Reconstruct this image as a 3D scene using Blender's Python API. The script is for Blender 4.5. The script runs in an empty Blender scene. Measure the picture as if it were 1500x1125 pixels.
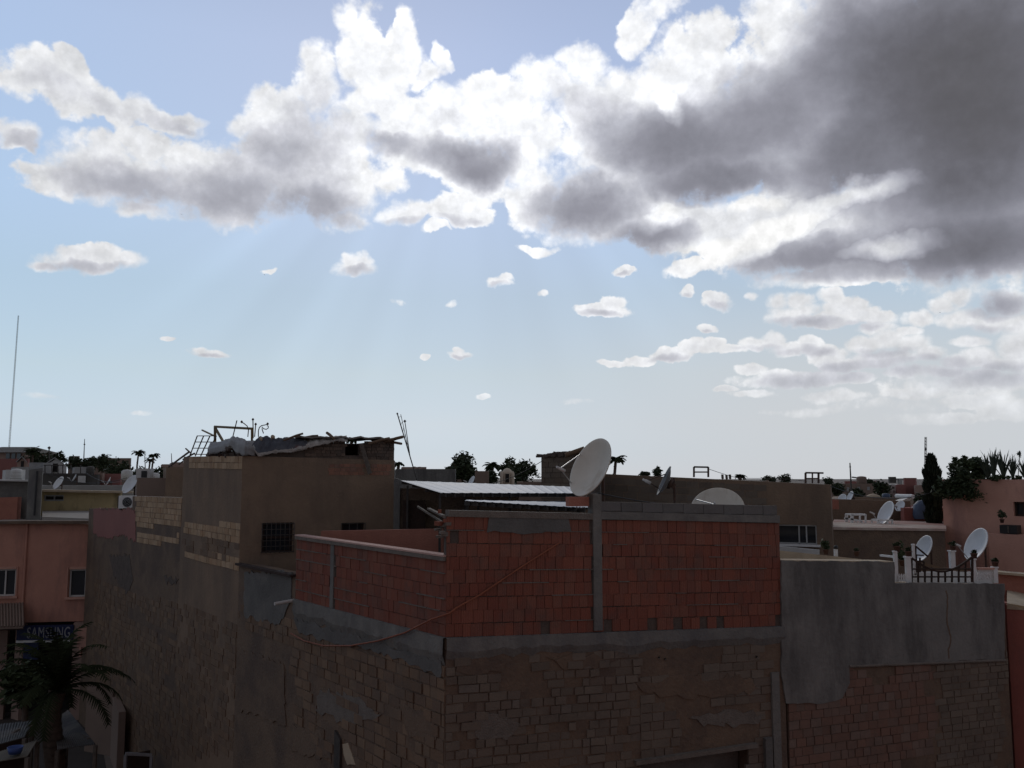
import bpy, bmesh, math, random
from mathutils import Vector, Matrix, noise
random.seed(7)
scene = bpy.context.scene
COL = scene.collection
R = math.radians
F = 1299.0; PITCH = math.atan(138/1299.0); CZ = 9.0
CP, SP = math.cos(PITCH), math.sin(PITCH)

def ray(px, py):
    a = (px-750)/F; b = (562.5-py)/F
    return Vector((a, CP-b*SP, SP+b*CP))
def P(px, py, d):
    r = ray(px, py); return Vector((0, 0, CZ)) + r*(d/r.y)
def Zp(py, d): return P(750, py, d).z
def Xp(px, d, py=700): return P(px, py, d).x
def hit(px, py, p0, p1):
    """where the sight line of a photo pixel meets the upright plane through p0, p1: (metres along, height)"""
    r = ray(px, py); p0 = Vector(p0[:2]); dv = (Vector(p1[:2])-p0).normalized()
    n = Vector((dv.y, -dv.x)); t = p0.dot(n)/(r.x*n.x+r.y*n.y)
    q = Vector((r.x*t, r.y*t)); return (q-p0).dot(dv), CZ+r.z*t

# ------------------------------------------------------------------ materials
MATS = {}
def nd(nt, typ, **kw):
    n = nt.nodes.new(typ)
    for k, v in kw.items(): setattr(n, k, v)
    return n
def base_mat(name):
    m = bpy.data.materials.new(name); m.use_nodes = True
    nt = m.node_tree; b = nt.nodes['Principled BSDF']
    return m, nt, b
def mat(name, c1, c2=None, scale=3.0, rough=.9, bump=.25, bscale=35, metallic=0, streak=0, c3=None, s3=.8, spec=.3, t3=.55):
    """plaster, stone, metal, cloth: two tones mixed by noise, an optional third in stains of its own shape"""
    m, nt, b = base_mat(name); L = nt.links.new
    c2 = c2 or tuple(x*.75 for x in c1)
    tc = nd(nt, 'ShaderNodeTexCoord')
    n1 = nd(nt, 'ShaderNodeTexNoise'); n1.inputs['Scale'].default_value = scale; n1.inputs['Detail'].default_value = 8; n1.inputs['Roughness'].default_value = .65
    L(tc.outputs['Object'], n1.inputs['Vector'])
    rp = nd(nt, 'ShaderNodeValToRGB'); rp.color_ramp.elements[0].position = .32; rp.color_ramp.elements[1].position = .68
    rp.color_ramp.elements[0].color = (*c1, 1); rp.color_ramp.elements[1].color = (*c2, 1)
    L(n1.outputs['Fac'], rp.inputs['Fac']); col = rp.outputs['Color']
    if c3:
        n3 = nd(nt, 'ShaderNodeTexNoise'); n3.inputs['Scale'].default_value = s3; n3.inputs['Detail'].default_value = 6; n3.inputs['Roughness'].default_value = .7
        mp = nd(nt, 'ShaderNodeMapping'); mp.inputs['Scale'].default_value = (1, 1, .3 if streak else 1); mp.inputs['Location'].default_value = (3.1, 7.7, 1.3)
        L(tc.outputs['Object'], mp.inputs['Vector']); L(mp.outputs['Vector'], n3.inputs['Vector'])
        r3 = nd(nt, 'ShaderNodeValToRGB'); r3.color_ramp.elements[0].position = t3-.07; r3.color_ramp.elements[1].position = t3+.1
        L(n3.outputs['Fac'], r3.inputs['Fac'])
        mx = nd(nt, 'ShaderNodeMix', data_type='RGBA'); L(r3.outputs['Color'], mx.inputs[0]); L(col, mx.inputs[6]); mx.inputs[7].default_value = (*c3, 1)
        col = mx.outputs[2]
    L(col, b.inputs['Base Color'])
    b.inputs['Roughness'].default_value = rough; b.inputs['Metallic'].default_value = metallic
    b.inputs['Specular IOR Level'].default_value = spec
    if bump:
        n2 = nd(nt, 'ShaderNodeTexNoise'); n2.inputs['Scale'].default_value = bscale; n2.inputs['Detail'].default_value = 6
        L(tc.outputs['Object'], n2.inputs['Vector'])
        bp = nd(nt, 'ShaderNodeBump'); bp.inputs['Strength'].default_value = bump; bp.inputs['Distance'].default_value = .03
        L(n2.outputs['Fac'], bp.inputs['Height']); L(bp.outputs['Normal'], b.inputs['Normal'])
    MATS[name] = m; return m
def brick_mat(name, cols, rough=.9, groove=0, dirt=(.09,.08,.07), damt=.5):
    """one tone per brick from the mesh's own 'rnd' number, plus dirt"""
    m, nt, b = base_mat(name); L = nt.links.new
    at = nd(nt, 'ShaderNodeAttribute'); at.attribute_name = 'rnd'
    rp = nd(nt, 'ShaderNodeValToRGB'); cr = rp.color_ramp
    while len(cr.elements) < len(cols): cr.elements.new(.5)
    for i, c in enumerate(cols):
        cr.elements[i].position = i/(len(cols)-1); cr.elements[i].color = (*c, 1)
    L(at.outputs['Fac'], rp.inputs['Fac'])
    tc = nd(nt, 'ShaderNodeTexCoord'); n1 = nd(nt, 'ShaderNodeTexNoise'); n1.inputs['Scale'].default_value = 2.2; n1.inputs['Detail'].default_value = 9; n1.inputs['Roughness'].default_value = .7
    L(tc.outputs['Object'], n1.inputs['Vector'])
    r2 = nd(nt, 'ShaderNodeValToRGB'); r2.color_ramp.elements[0].position = .48; r2.color_ramp.elements[1].position = .72
    r2.color_ramp.elements[1].color = (damt, damt, damt, 1)
    L(n1.outputs['Fac'], r2.inputs['Fac'])
    mx = nd(nt, 'ShaderNodeMix', data_type='RGBA'); L(r2.outputs['Color'], mx.inputs[0]); L(rp.outputs['Color'], mx.inputs[6]); mx.inputs[7].default_value = (*dirt, 1)
    L(mx.outputs[2], b.inputs['Base Color']); b.inputs['Roughness'].default_value = rough; b.inputs['Specular IOR Level'].default_value = .2
    n2 = nd(nt, 'ShaderNodeTexNoise'); n2.inputs['Scale'].default_value = 30; n2.inputs['Detail'].default_value = 5
    L(tc.outputs['Object'], n2.inputs['Vector']); h = n2.outputs['Fac']
    if groove:
        sx = nd(nt, 'ShaderNodeSeparateXYZ'); L(tc.outputs['Object'], sx.inputs[0])
        dv = nd(nt, 'ShaderNodeMath', operation='SUBTRACT'); L(sx.outputs['X'], dv.inputs[0])
        m8 = nd(nt, 'ShaderNodeMath', operation='MULTIPLY'); m8.inputs[1].default_value = .6; L(sx.outputs['Y'], m8.inputs[0]); L(m8.outputs[0], dv.inputs[1])
        mu = nd(nt, 'ShaderNodeMath', operation='MULTIPLY'); mu.inputs[1].default_value = groove; L(dv.outputs[0], mu.inputs[0])
        sn = nd(nt, 'ShaderNodeMath', operation='SINE'); L(mu.outputs[0], sn.inputs[0])
        ma = nd(nt, 'ShaderNodeMath', operation='MULTIPLY_ADD'); ma.inputs[1].default_value = .35; L(sn.outputs[0], ma.inputs[0]); L(h, ma.inputs[2]); h = ma.outputs[0]
    bp = nd(nt, 'ShaderNodeBump'); bp.inputs['Strength'].default_value = .45; bp.inputs['Distance'].default_value = .02
    L(h, bp.inputs['Height']); L(bp.outputs['Normal'], b.inputs['Normal'])
    MATS[name] = m; return m

brick_mat('red_hollow_brick', [(.20,.074,.051),(.23,.081,.053),(.255,.094,.062),(.21,.071,.049),(.24,.100,.068),(.195,.080,.058)], groove=230, damt=.55)
brick_mat('adobe_brick', [(.16,.105,.07),(.19,.125,.082),(.225,.152,.10),(.165,.112,.08),(.20,.14,.095)], damt=.55)
brick_mat('old_block', [(.145,.115,.088),(.17,.135,.105),(.19,.153,.118),(.155,.117,.09),(.18,.152,.125)], damt=.5)
brick_mat('pale_brick', [(.34,.225,.135),(.42,.29,.18),(.48,.34,.22),(.38,.24,.14)], damt=.4)
brick_mat('orange_brick', [(.25,.125,.088),(.30,.15,.10),(.24,.14,.105),(.27,.125,.085)], damt=.5)
brick_mat('worn_red_brick', [(.18,.105,.078),(.21,.122,.09),(.175,.115,.09),(.205,.145,.115)], damt=.55)
mat('mortar', (.20,.17,.143), (.14,.118,.098), 5, bump=.6)
mat('dark_mortar', (.13,.10,.08), (.085,.065,.055), 5, bump=.5)
mat('adobe_plaster', (.19,.132,.09), (.145,.10,.07), 1.3, bump=.6, bscale=18, c3=(.115,.082,.063), s3=.9, t3=.52)
mat('brown_plaster', (.245,.17,.115), (.195,.135,.093), 1.1, bump=.45, bscale=14, c3=(.165,.118,.085), s3=.8, streak=1, t3=.55)
mat('concrete', (.215,.203,.18), (.14,.132,.12), 2.5, bump=.5, bscale=22, c3=(.13,.125,.12), s3=1.4, streak=1, t3=.56)
mat('dark_concrete', (.15,.142,.13), (.105,.10,.092), 2.2, bump=.5, bscale=20, c3=(.185,.168,.15), s3=1.2, t3=.58)
mat('grey_render', (.225,.214,.193), (.165,.157,.144), 1.6, bump=.5, bscale=13, c3=(.115,.108,.10), s3=1.2, streak=1, t3=.50)
mat('pink_plaster', (.56,.28,.20), (.48,.232,.168), 1.2, bump=.25, bscale=20, c3=(.32,.165,.13), s3=.7, streak=1, t3=.57)
mat('salmon_plaster', (.63,.355,.265), (.55,.30,.225), 1.4, bump=.3, bscale=22, c3=(.36,.20,.165), s3=.8, streak=1, t3=.57)
mat('red_plaster', (.36,.13,.10), (.29,.10,.08), 1.2, bump=.25, bscale=20, c3=(.24,.105,.085), s3=.9, streak=1)
mat('pink_coping', (.55,.36,.30), (.46,.29,.24), 3, bump=.4)
mat('terracotta', (.40,.165,.115), (.33,.135,.095), 4, bump=.4)
mat('yellow_plaster', (.56,.44,.23), (.47,.37,.20), 1.6, bump=.3, c3=(.28,.22,.12), s3=1.2, streak=1)
mat('tan_screed', (.50,.40,.28), (.38,.30,.21), 2.0, bump=.4)
mat('roof_screed', (.34,.30,.26), (.24,.21,.185), 1.0, bump=.4, c3=(.29,.265,.235), s3=.7)
mat('white_paint', (.78,.77,.75), (.66,.65,.62), 6, rough=.6, bump=.15)
mat('off_white', (.62,.60,.56), (.5,.48,.45), 3, rough=.8, bump=.2)
mat('dark_metal', (.045,.042,.04), (.075,.06,.05), 9, rough=.6, bump=.2)
mat('ochre_paint', (.19,.13,.045), (.12,.075,.03), 8, rough=.6, bump=.3)
mat('rusty_steel', (.11,.06,.04), (.06,.045,.04), 8, rough=.8, bump=.3)
mat('galvanised', (.22,.255,.32), (.20,.235,.295), 3, rough=.6, bump=.1, bscale=12, metallic=.35, spec=.15, c3=(.25,.25,.26), s3=.6, t3=.6)
mat('aluminium', (.5,.5,.5), (.42,.42,.42), 5, rough=.4, bump=0, metallic=.6)
mat('dark_glass', (.02,.024,.03), (.028,.032,.04), 2, rough=.08, bump=0, spec=.6)
mat('dark_interior', (.03,.027,.025), (.02,.018,.017), 4, bump=.3)  # near-black that paints in the shade inside openings
mat('wood', (.20,.13,.08), (.13,.085,.055), 7, bump=.5, bscale=30)
mat('grey_wood', (.17,.14,.115), (.10,.085,.07), 7, bump=.5, bscale=30)
mat('dark_wood', (.055,.032,.024), (.035,.022,.018), 8, bump=.3)
mat('light_tarp', (.34,.33,.32), (.24,.235,.23), 4, rough=.7, bump=.4, bscale=18)
mat('blue_tarp', (.065,.07,.085), (.10,.10,.11), 3, rough=.65, bump=.4, bscale=18, c3=(.27,.085,.05), s3=1.1, t3=.66)
mat('pale_tarp', (.42,.38,.34), (.32,.29,.26), 5, rough=.7, bump=.4, bscale=18)
mat('dish_grey', (.70,.64,.54), (.60,.55,.46), 3, rough=.55, bump=.05, bscale=10, c3=(.45,.36,.26), s3=2.2, streak=1, t3=.60)
mat('dish_white', (.74,.75,.75), (.64,.65,.65), 4, rough=.5, bump=.05, bscale=10, c3=(.48,.43,.36), s3=2.4, streak=1, t3=.62)
mat('dish_dark', (.16,.155,.15), (.11,.105,.10), 5, rough=.6, bump=.1)
mat('leaf_dark', (.028,.040,.018), (.048,.062,.026), 1.5, rough=.7, bump=0)
mat('leaf_mid', (.042,.060,.026), (.070,.088,.038), 1.2, rough=.7, bump=0)
mat('palm_leaf', (.022,.028,.015), (.034,.040,.020), 1.2, rough=1., bump=0, spec=.0)
mat('cypress_leaf', (.014,.020,.011), (.024,.032,.016), 1.5, rough=.8, bump=0)
mat('agave_leaf', (.05,.068,.048), (.08,.10,.07), 2, rough=.6, bump=0)
mat('bark', (.14,.10,.075), (.09,.065,.05), 9, bump=.6, bscale=20)
mat('cable_orange', (.30,.10,.05), (.24,.08,.045), 6, rough=.6, bump=0)
mat('black_plastic', (.025,.025,.026), (.035,.034,.033), 8, rough=.5, bump=0)
mat('blue_paint', (.018,.026,.085), (.014,.02,.065), 3, rough=.5, bump=.05)
mat('blue_plastic', (.05,.09,.26), (.04,.07,.2), 3, rough=.5, bump=.05)
mat('slate_blue', (.075,.10,.15), (.055,.075,.12), 3, rough=.6, bump=.1)
mat('ground_dirt', (.20,.165,.135), (.15,.125,.105), .6, bump=.5, bscale=8, c3=(.11,.095,.085), s3=.2)
mat('street_paving', (.05,.043,.037), (.07,.06,.052), 1.6, bump=.5, bscale=12)
mat('far_wall', (.36,.25,.20), (.30,.205,.165), .4, bump=.2, c3=(.26,.18,.15), s3=.25)
mat('far_brown', (.25,.18,.14), (.20,.145,.115), .5, bump=.2)
mat('far_grey', (.36,.35,.33), (.28,.27,.26), .5, bump=.2)
mat('far_roof', (.10,.09,.08), (.075,.068,.06), .6, bump=.2)
mat('far_red', (.30,.13,.11), (.25,.11,.095), .5, bump=.2)
mat('feather', (.03,.028,.027), (.045,.042,.04), 30, bump=0)

# ------------------------------------------------------------------ mesh builder
ORG = {}   # world origin of every empty or part, so that shapes can be given in world metres
class MB:
    def __init__(s): s.v=[]; s.f=[]; s.m=[]; s.r=[]; s.sm=[]
    def face(s, pts, m=0, r=0., smooth=False):
        i = len(s.v); s.v += [Vector(p) for p in pts]; s.f.append(tuple(range(i, i+len(pts)))); s.m.append(m); s.r.append(r); s.sm.append(smooth)
    def mesh(s, vs, fs, m=0, r=0., smooth=False):
        i = len(s.v); s.v += [Vector(p) for p in vs]
        for f in fs: s.f.append(tuple(i+k for k in f)); s.m.append(m); s.r.append(r); s.sm.append(smooth)
    def box(s, c, sz, rz=0, m=0, r=0., mtx=None):
        hx, hy, hz = sz[0]/2, sz[1]/2, sz[2]/2
        M = mtx or Matrix.Rotation(rz, 3, 'Z'); c = Vector(c)
        vs = [c + M@Vector((x*hx, y*hy, z*hz)) for x in (-1,1) for y in (-1,1) for z in (-1,1)]
        s.mesh(vs, [(0,1,3,2),(4,6,7,5),(0,4,5,1),(2,3,7,6),(0,2,6,4),(1,5,7,3)], m, r)
    def beam(s, a, b, w, h, m=0, r=0., up=(0,0,1)):
        a, b = Vector(a), Vector(b); d = b-a; l = d.length
        if l < 1e-6: return
        d /= l; u = Vector(up); x = d.cross(u)
        if x.length < 1e-4: x = d.cross(Vector((1,0,0)))
        x.normalize(); u = x.cross(d)
        M = Matrix((x, d, u)).transposed(); s.box((a+b)/2, (w, l, h), 0, m, r, M)
    def tube(s, pts, rad, n=6, m=0, smooth=True, cap=True):
        pts = [Vector(p) for p in pts]; k = len(pts)
        rads = rad if isinstance(rad, (list, tuple)) else [rad]*k
        vs = []; prev = None
        for i, p in enumerate(pts):
            d = (pts[min(i+1, k-1)]-pts[max(i-1, 0)])
            d = d.normalized() if d.length > 1e-9 else Vector((0,0,1))
            x = prev - d*prev.dot(d) if prev is not None else d.cross(Vector((0,0,1)))
            if x.length < 1e-3: x = d.cross(Vector((1,0,0)))
            x.normalize(); prev = x; y = d.cross(x)
            vs += [p + (x*math.cos(2*math.pi*j/n)+y*math.sin(2*math.pi*j/n))*rads[i] for j in range(n)]
        fs = [(i*n+j, i*n+(j+1)%n, (i+1)*n+(j+1)%n, (i+1)*n+j) for i in range(k-1) for j in range(n)]
        s.mesh(vs, fs, m, 0., smooth)
        if cap: s.face(vs[:n][::-1], m); s.face(vs[-n:], m)
    def prism(s, poly, z0, z1, m=0, mtop=None, r=0.):
        n = len(poly); zb = z0 if isinstance(z0, (list, tuple)) else [z0]*n; zt = z1 if isinstance(z1, (list, tuple)) else [z1]*n
        b = [Vector((p[0], p[1], zb[i])) for i, p in enumerate(poly)]; t = [Vector((p[0], p[1], zt[i])) for i, p in enumerate(poly)]
        s.face(t, m if mtop is None else mtop, r); s.face(b[::-1], m, r)
        for i in range(n):
            j = (i+1) % n; s.face([b[i], b[j], t[j], t[i]], m, r)
    def lathe(s, prof, c, ax=(0,0,1), n=24, m=0, smooth=True):
        ax = Vector(ax).normalized(); x = ax.orthogonal().normalized(); y = ax.cross(x); c = Vector(c); k = len(prof)
        vs = [c + ax*h + (x*math.cos(2*math.pi*j/n)+y*math.sin(2*math.pi*j/n))*rr for rr, h in prof for j in range(n)]
        s.mesh(vs, [(i*n+j, i*n+(j+1)%n, (i+1)*n+(j+1)%n, (i+1)*n+j) for i in range(k-1) for j in range(n)], m, 0., smooth)
    def wall(s, p0, p1, z0, z1, th, holes=(), m=0, r=0.):
        """upright wall seen with p0 on the left and p1 on the right; its thickness goes back; holes = (s0,s1,za,zb)"""
        p0, p1 = Vector(p0[:2]), Vector(p1[:2]); L = (p1-p0).length; d = (p1-p0)/L; n = Vector((d.y, -d.x))
        za = z0 if isinstance(z0, (tuple, list)) else (z0, z0); zb = z1 if isinstance(z1, (tuple, list)) else (z1, z1)
        ss = sorted({0., L, *[h[0] for h in holes], *[h[1] for h in holes]})
        zs = sorted({h[2] for h in holes} | {h[3] for h in holes}); nz = len(zs)+1; ns = len(ss)-1
        def zz(k, a):
            f = a/L
            if k == 0: return za[0]+(za[1]-za[0])*f
            if k == nz: return zb[0]+(zb[1]-zb[0])*f
            return zs[k-1]
        def pt(i, k, back): 
            q = p0+d*ss[i] - (n*th if back else Vector((0,0))); return Vector((q.x, q.y, zz(k, ss[i])))
        def solid(i, k):
            if not (0 <= i < ns and 0 <= k < nz): return False
            cs = (ss[i]+ss[i+1])/2; 
            lo = zs[k-1] if k > 0 else -1e9; hi = zs[k] if k < nz-1 else 1e9; 
            for h in holes:
                if h[0]-1e-6 < cs < h[1]+1e-6 and lo >= h[2]-1e-6 and hi <= h[3]+1e-6: return False
            return True
        for i in range(ns):
            for k in range(nz):
                if not solid(i, k): continue
                a, b, c, e = pt(i,k,0), pt(i+1,k,0), pt(i+1,k+1,0), pt(i,k+1,0)
                A, B, C_, E = pt(i,k,1), pt(i+1,k,1), pt(i+1,k+1,1), pt(i,k+1,1)
                s.face([a,b,c,e], m, r); s.face([B,A,E,C_], m, r)
                if not solid(i-1,k): s.face([A,a,e,E], m, r)
                if not solid(i+1,k): s.face([b,B,C_,c], m, r)
                if not solid(i,k-1): s.face([A,B,b,a], m, r)
                if not solid(i,k+1): s.face([e,c,C_,E], m, r)
    def bricks(s, p0, p1, z0, z1, bw, bh, gap=.012, proud=.015, mask=None, m=1, jit=.006, wvar=.25, depth=.05, s0=0., s1=None, rnd=random, lean=.004, split=0.):
        p0, p1 = Vector(p0[:2]), Vector(p1[:2]); L = (p1-p0).length; d = (p1-p0)/L; n = Vector((d.y, -d.x)); s1 = L if s1 is None else s1
        za = z0 if isinstance(z0, (tuple, list)) else (z0, z0); zb = z1 if isinstance(z1, (tuple, list)) else (z1, z1)
        rows = max(1, round(((zb[0]-za[0])+(zb[1]-za[1]))/2/bh)); rz = math.atan2(d.y, d.x)
        def zat(q, v):
            f = q/L; lo = za[0]+(za[1]-za[0])*f; hi = zb[0]+(zb[1]-zb[0])*f; return lo+(hi-lo)*v
        for k in range(rows):
            q = s0 - (bw*.5 if k % 2 else 0) - rnd.random()*bw*.2; wob = [rnd.uniform(-1,1)*.008 for _ in range(4)]
            while q < s1:
                w = bw*(1+rnd.uniform(-wvar, wvar)); a, b = max(q, s0), min(q+w, s1); q += w
                if b-a < gap*2.5: continue
                cs = (a+b)/2; cz = zat(cs, (k+.5)/rows); h = zat(cs, (k+1)/rows)-zat(cs, k/rows)
                if mask and not mask(cs, cz): continue
                pr = proud + rnd.uniform(-jit, jit); dz = wob[0]*math.sin(cs*1.7+wob[1]*400)
                c = p0 + d*cs + n*(pr-depth/2)
                tl = rnd.uniform(-lean, lean)*4
                M = Matrix.Rotation(rz, 3, 'Z') @ Matrix.Rotation(tl, 3, 'Y')
                s.box((c.x, c.y, cz+dz), (b-a-gap*rnd.uniform(.5, 1.4), depth, h-gap*rnd.uniform(.6, 1.3)), 0, m, rnd.random(), M)
    def build(s, name, mats, parent=None, loc=None):
        mats = mats if isinstance(mats, (list, tuple)) else [mats]
        o0 = ORG[parent.name] if parent is not None else Vector(loc if loc is not None else (0,0,0))
        me = bpy.data.meshes.new(name); me.from_pydata([v-o0 for v in s.v], [], s.f)
        for mm in mats: me.materials.append(MATS[mm] if isinstance(mm, str) else mm)
        me.polygons.foreach_set('material_index', s.m); me.polygons.foreach_set('use_smooth', s.sm)
        if any(s.r):
            at = me.attributes.new('rnd', 'FLOAT', 'FACE'); at.data.foreach_set('value', s.r)
        me.update()
        o = bpy.data.objects.new(name, me); COL.objects.link(o)
        if parent is not None: o.parent = parent
        else: o.location = o0
        ORG[o.name] = Vector(o0); return o
def tag(o, label=None, cat=None, group=None, kind=None):
    if label: o['label'] = label
    if cat: o['category'] = cat
    if group: o['group'] = group
    if kind: o['kind'] = kind
    return o
def thing(name, label, cat, loc, group=None):
    o = bpy.data.objects.new(name, None); o.empty_display_size = .2; COL.objects.link(o); o.location = loc
    ORG[o.name] = Vector(loc); return tag(o, label, cat, group)
def part(name, m, parent, fn, *a, **k):
    b = MB(); getattr(b, fn)(*a, **k); return b.build(name, m, parent)
def copy_thing(o, loc, rz=0, sc=1., label=None):
    def rec(x, par):
        c = x.copy(); COL.objects.link(c)
        if par: c.parent = par
        ORG[c.name] = Vector(loc)
        for ch in [q for q in ALLCH.get(x.name, [])]: rec(ch, c)
        return c
    ALLCH = {}
    for q in bpy.data.objects:
        if q.parent: ALLCH.setdefault(q.parent.name, []).append(q)
    r = rec(o, None); r.location = loc; r.rotation_euler = (0,0,rz); r.scale = (sc,)*3
    if label: r['label'] = label
    return r
# ------------------------------------------------------------------ camera, sun, sky
cam = bpy.data.cameras.new('camera'); co = bpy.data.objects.new('camera', cam); COL.objects.link(co)
co.location = (0, 0, CZ); co.rotation_euler = (math.pi/2+PITCH, 0, 0)
cam.sensor_width = 36; cam.lens = 36*F/1500; cam.clip_end = 30000; cam.clip_start = .1
scene.camera = co
scene.view_settings.view_transform = 'Standard'; scene.view_settings.look = 'None'; scene.view_settings.exposure = 0; scene.view_settings.gamma = 1
SUN_AZ, SUN_EL = R(-2.5), R(25)
sl = bpy.data.lights.new('sun', 'SUN'); sl.energy = .55; sl.angle = R(12); sl.color = (1, .95, .88)
so = bpy.data.objects.new('sun', sl); COL.objects.link(so)
sdir = Vector((math.sin(SUN_AZ)*math.cos(SUN_EL), math.cos(SUN_AZ)*math.cos(SUN_EL), math.sin(SUN_EL)))
so.rotation_euler = sdir.to_track_quat('Z', 'Y').to_euler(); so.location = (0, 20, 60)

W = bpy.data.worlds.new('World'); scene.world = W; W.use_nodes = True
nt = W.node_tree; nt.nodes.clear(); LK = nt.links.new
def N(t, **k): return nd(nt, t, **k)
def setin(sock, v):
    if isinstance(v, bpy.types.NodeSocket): LK(v, sock)
    elif v is not None: sock.default_value = v
def M_(op, a, b=None, c=None, clamp=False):
    n = N('ShaderNodeMath', operation=op, use_clamp=clamp)
    for i, v in enumerate((a, b, c)):
        if v is not None: setin(n.inputs[i], v)
    return n.outputs[0]
def V_(op, a, b=None, c=None):
    n = N('ShaderNodeVectorMath', operation=op)
    for i, v in enumerate((a, b, c)):
        if v is not None: setin(n.inputs[i], v)
    return n.outputs['Value'] if op in ('DOT_PRODUCT', 'LENGTH') else n.outputs[0]
def NOISE(vec, scale, detail, rough=.55, w=None):
    n = N('ShaderNodeTexNoise'); LK(vec, n.inputs['Vector']); n.inputs['Scale'].default_value = scale
    n.inputs['Detail'].default_value = detail; n.inputs['Roughness'].default_value = rough; return n
def SMOOTH(v, lo, hi, a=0., b=1.):
    n = N('ShaderNodeMapRange', interpolation_type='SMOOTHSTEP'); LK(v, n.inputs['Value'])
    for i, x in zip((1, 2, 3, 4), (lo, hi, a, b)): n.inputs[i].default_value = x
    return n.outputs[0]
def MIXC(f, a, b, blend='MIX'):
    n = N('ShaderNodeMix', data_type='RGBA', blend_type=blend); setin(n.inputs[0], f)
    for s_, v in ((6, a), (7, b)):
        setin(n.inputs[s_], (*v, 1) if isinstance(v, tuple) else v)
    return n.outputs[2]
tc = N('ShaderNodeTexCoord'); D = tc.outputs['Generated']
sep = N('ShaderNodeSeparateXYZ'); LK(D, sep.inputs[0])
az = M_('ARCTAN2', sep.outputs['X'], sep.outputs['Y']); el = M_('ARCSINE', sep.outputs['Z'])
# domain: azimuth / elevation in radians, ruffled by noise so that cloud edges billow
n1 = NOISE(D, 9, 3, .5); n2 = NOISE(D, 38, 3, .55)
w1 = V_('SUBTRACT', n1.outputs['Color'], (.5, .5, .5)); w2 = V_('SUBTRACT', n2.outputs['Color'], (.5, .5, .5))
cmb = N('ShaderNodeCombineXYZ'); LK(az, cmb.inputs[0]); LK(el, cmb.inputs[1])
elf = SMOOTH(el, .04, .40, .30, 1.)           # clouds low over the horizon are far off: finer ruffles
amp1 = M_('MULTIPLY', elf, .070); amp2 = M_('MULTIPLY', elf, .028)
def SCALE(v, f):
    n = N('ShaderNodeVectorMath', operation='SCALE'); LK(v, n.inputs[0]); LK(f, n.inputs['Scale']); return n.outputs[0]
Cw = V_('ADD', V_('ADD', cmb.outputs[0], SCALE(w1, amp1)), SCALE(w2, amp2))
Cw = V_('MULTIPLY', Cw, (1, 1, 0))
def azel(px, py):
    r = ray(px, py).normalized(); return math.atan2(r.x, r.y), math.asin(r.z)
def blob(px, py, rx, ry, w=1., rot=0.):
    a, e = azel(px, py); k = 1299.0*1.06
    if abs(rot) > .01:
        v = V_('SUBTRACT', Cw, (a, e, 0)); n = N('ShaderNodeMapping', vector_type='TEXTURE'); LK(v, n.inputs['Vector'])
        n.inputs['Rotation'].default_value = (0, 0, R(rot)); n.inputs['Scale'].default_value = (rx/k, ry/k, 1); v = n.outputs[0]
    else:
        v = V_('MULTIPLY_ADD', Cw, (k/rx, k/ry, 0), (-a*k/rx, -e*k/ry, 0))
    return M_('MULTIPLY_ADD', V_('DOT_PRODUCT', v, v), -w, w)
def union(bl, k=.12):
    acc = None
    for b in bl:
        v = blob(*b)
        if acc is None: acc = v
        else: acc = M_('SMOOTH_MAX', acc, v, k) if k else M_('MAXIMUM', acc, v)
    return acc
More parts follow.
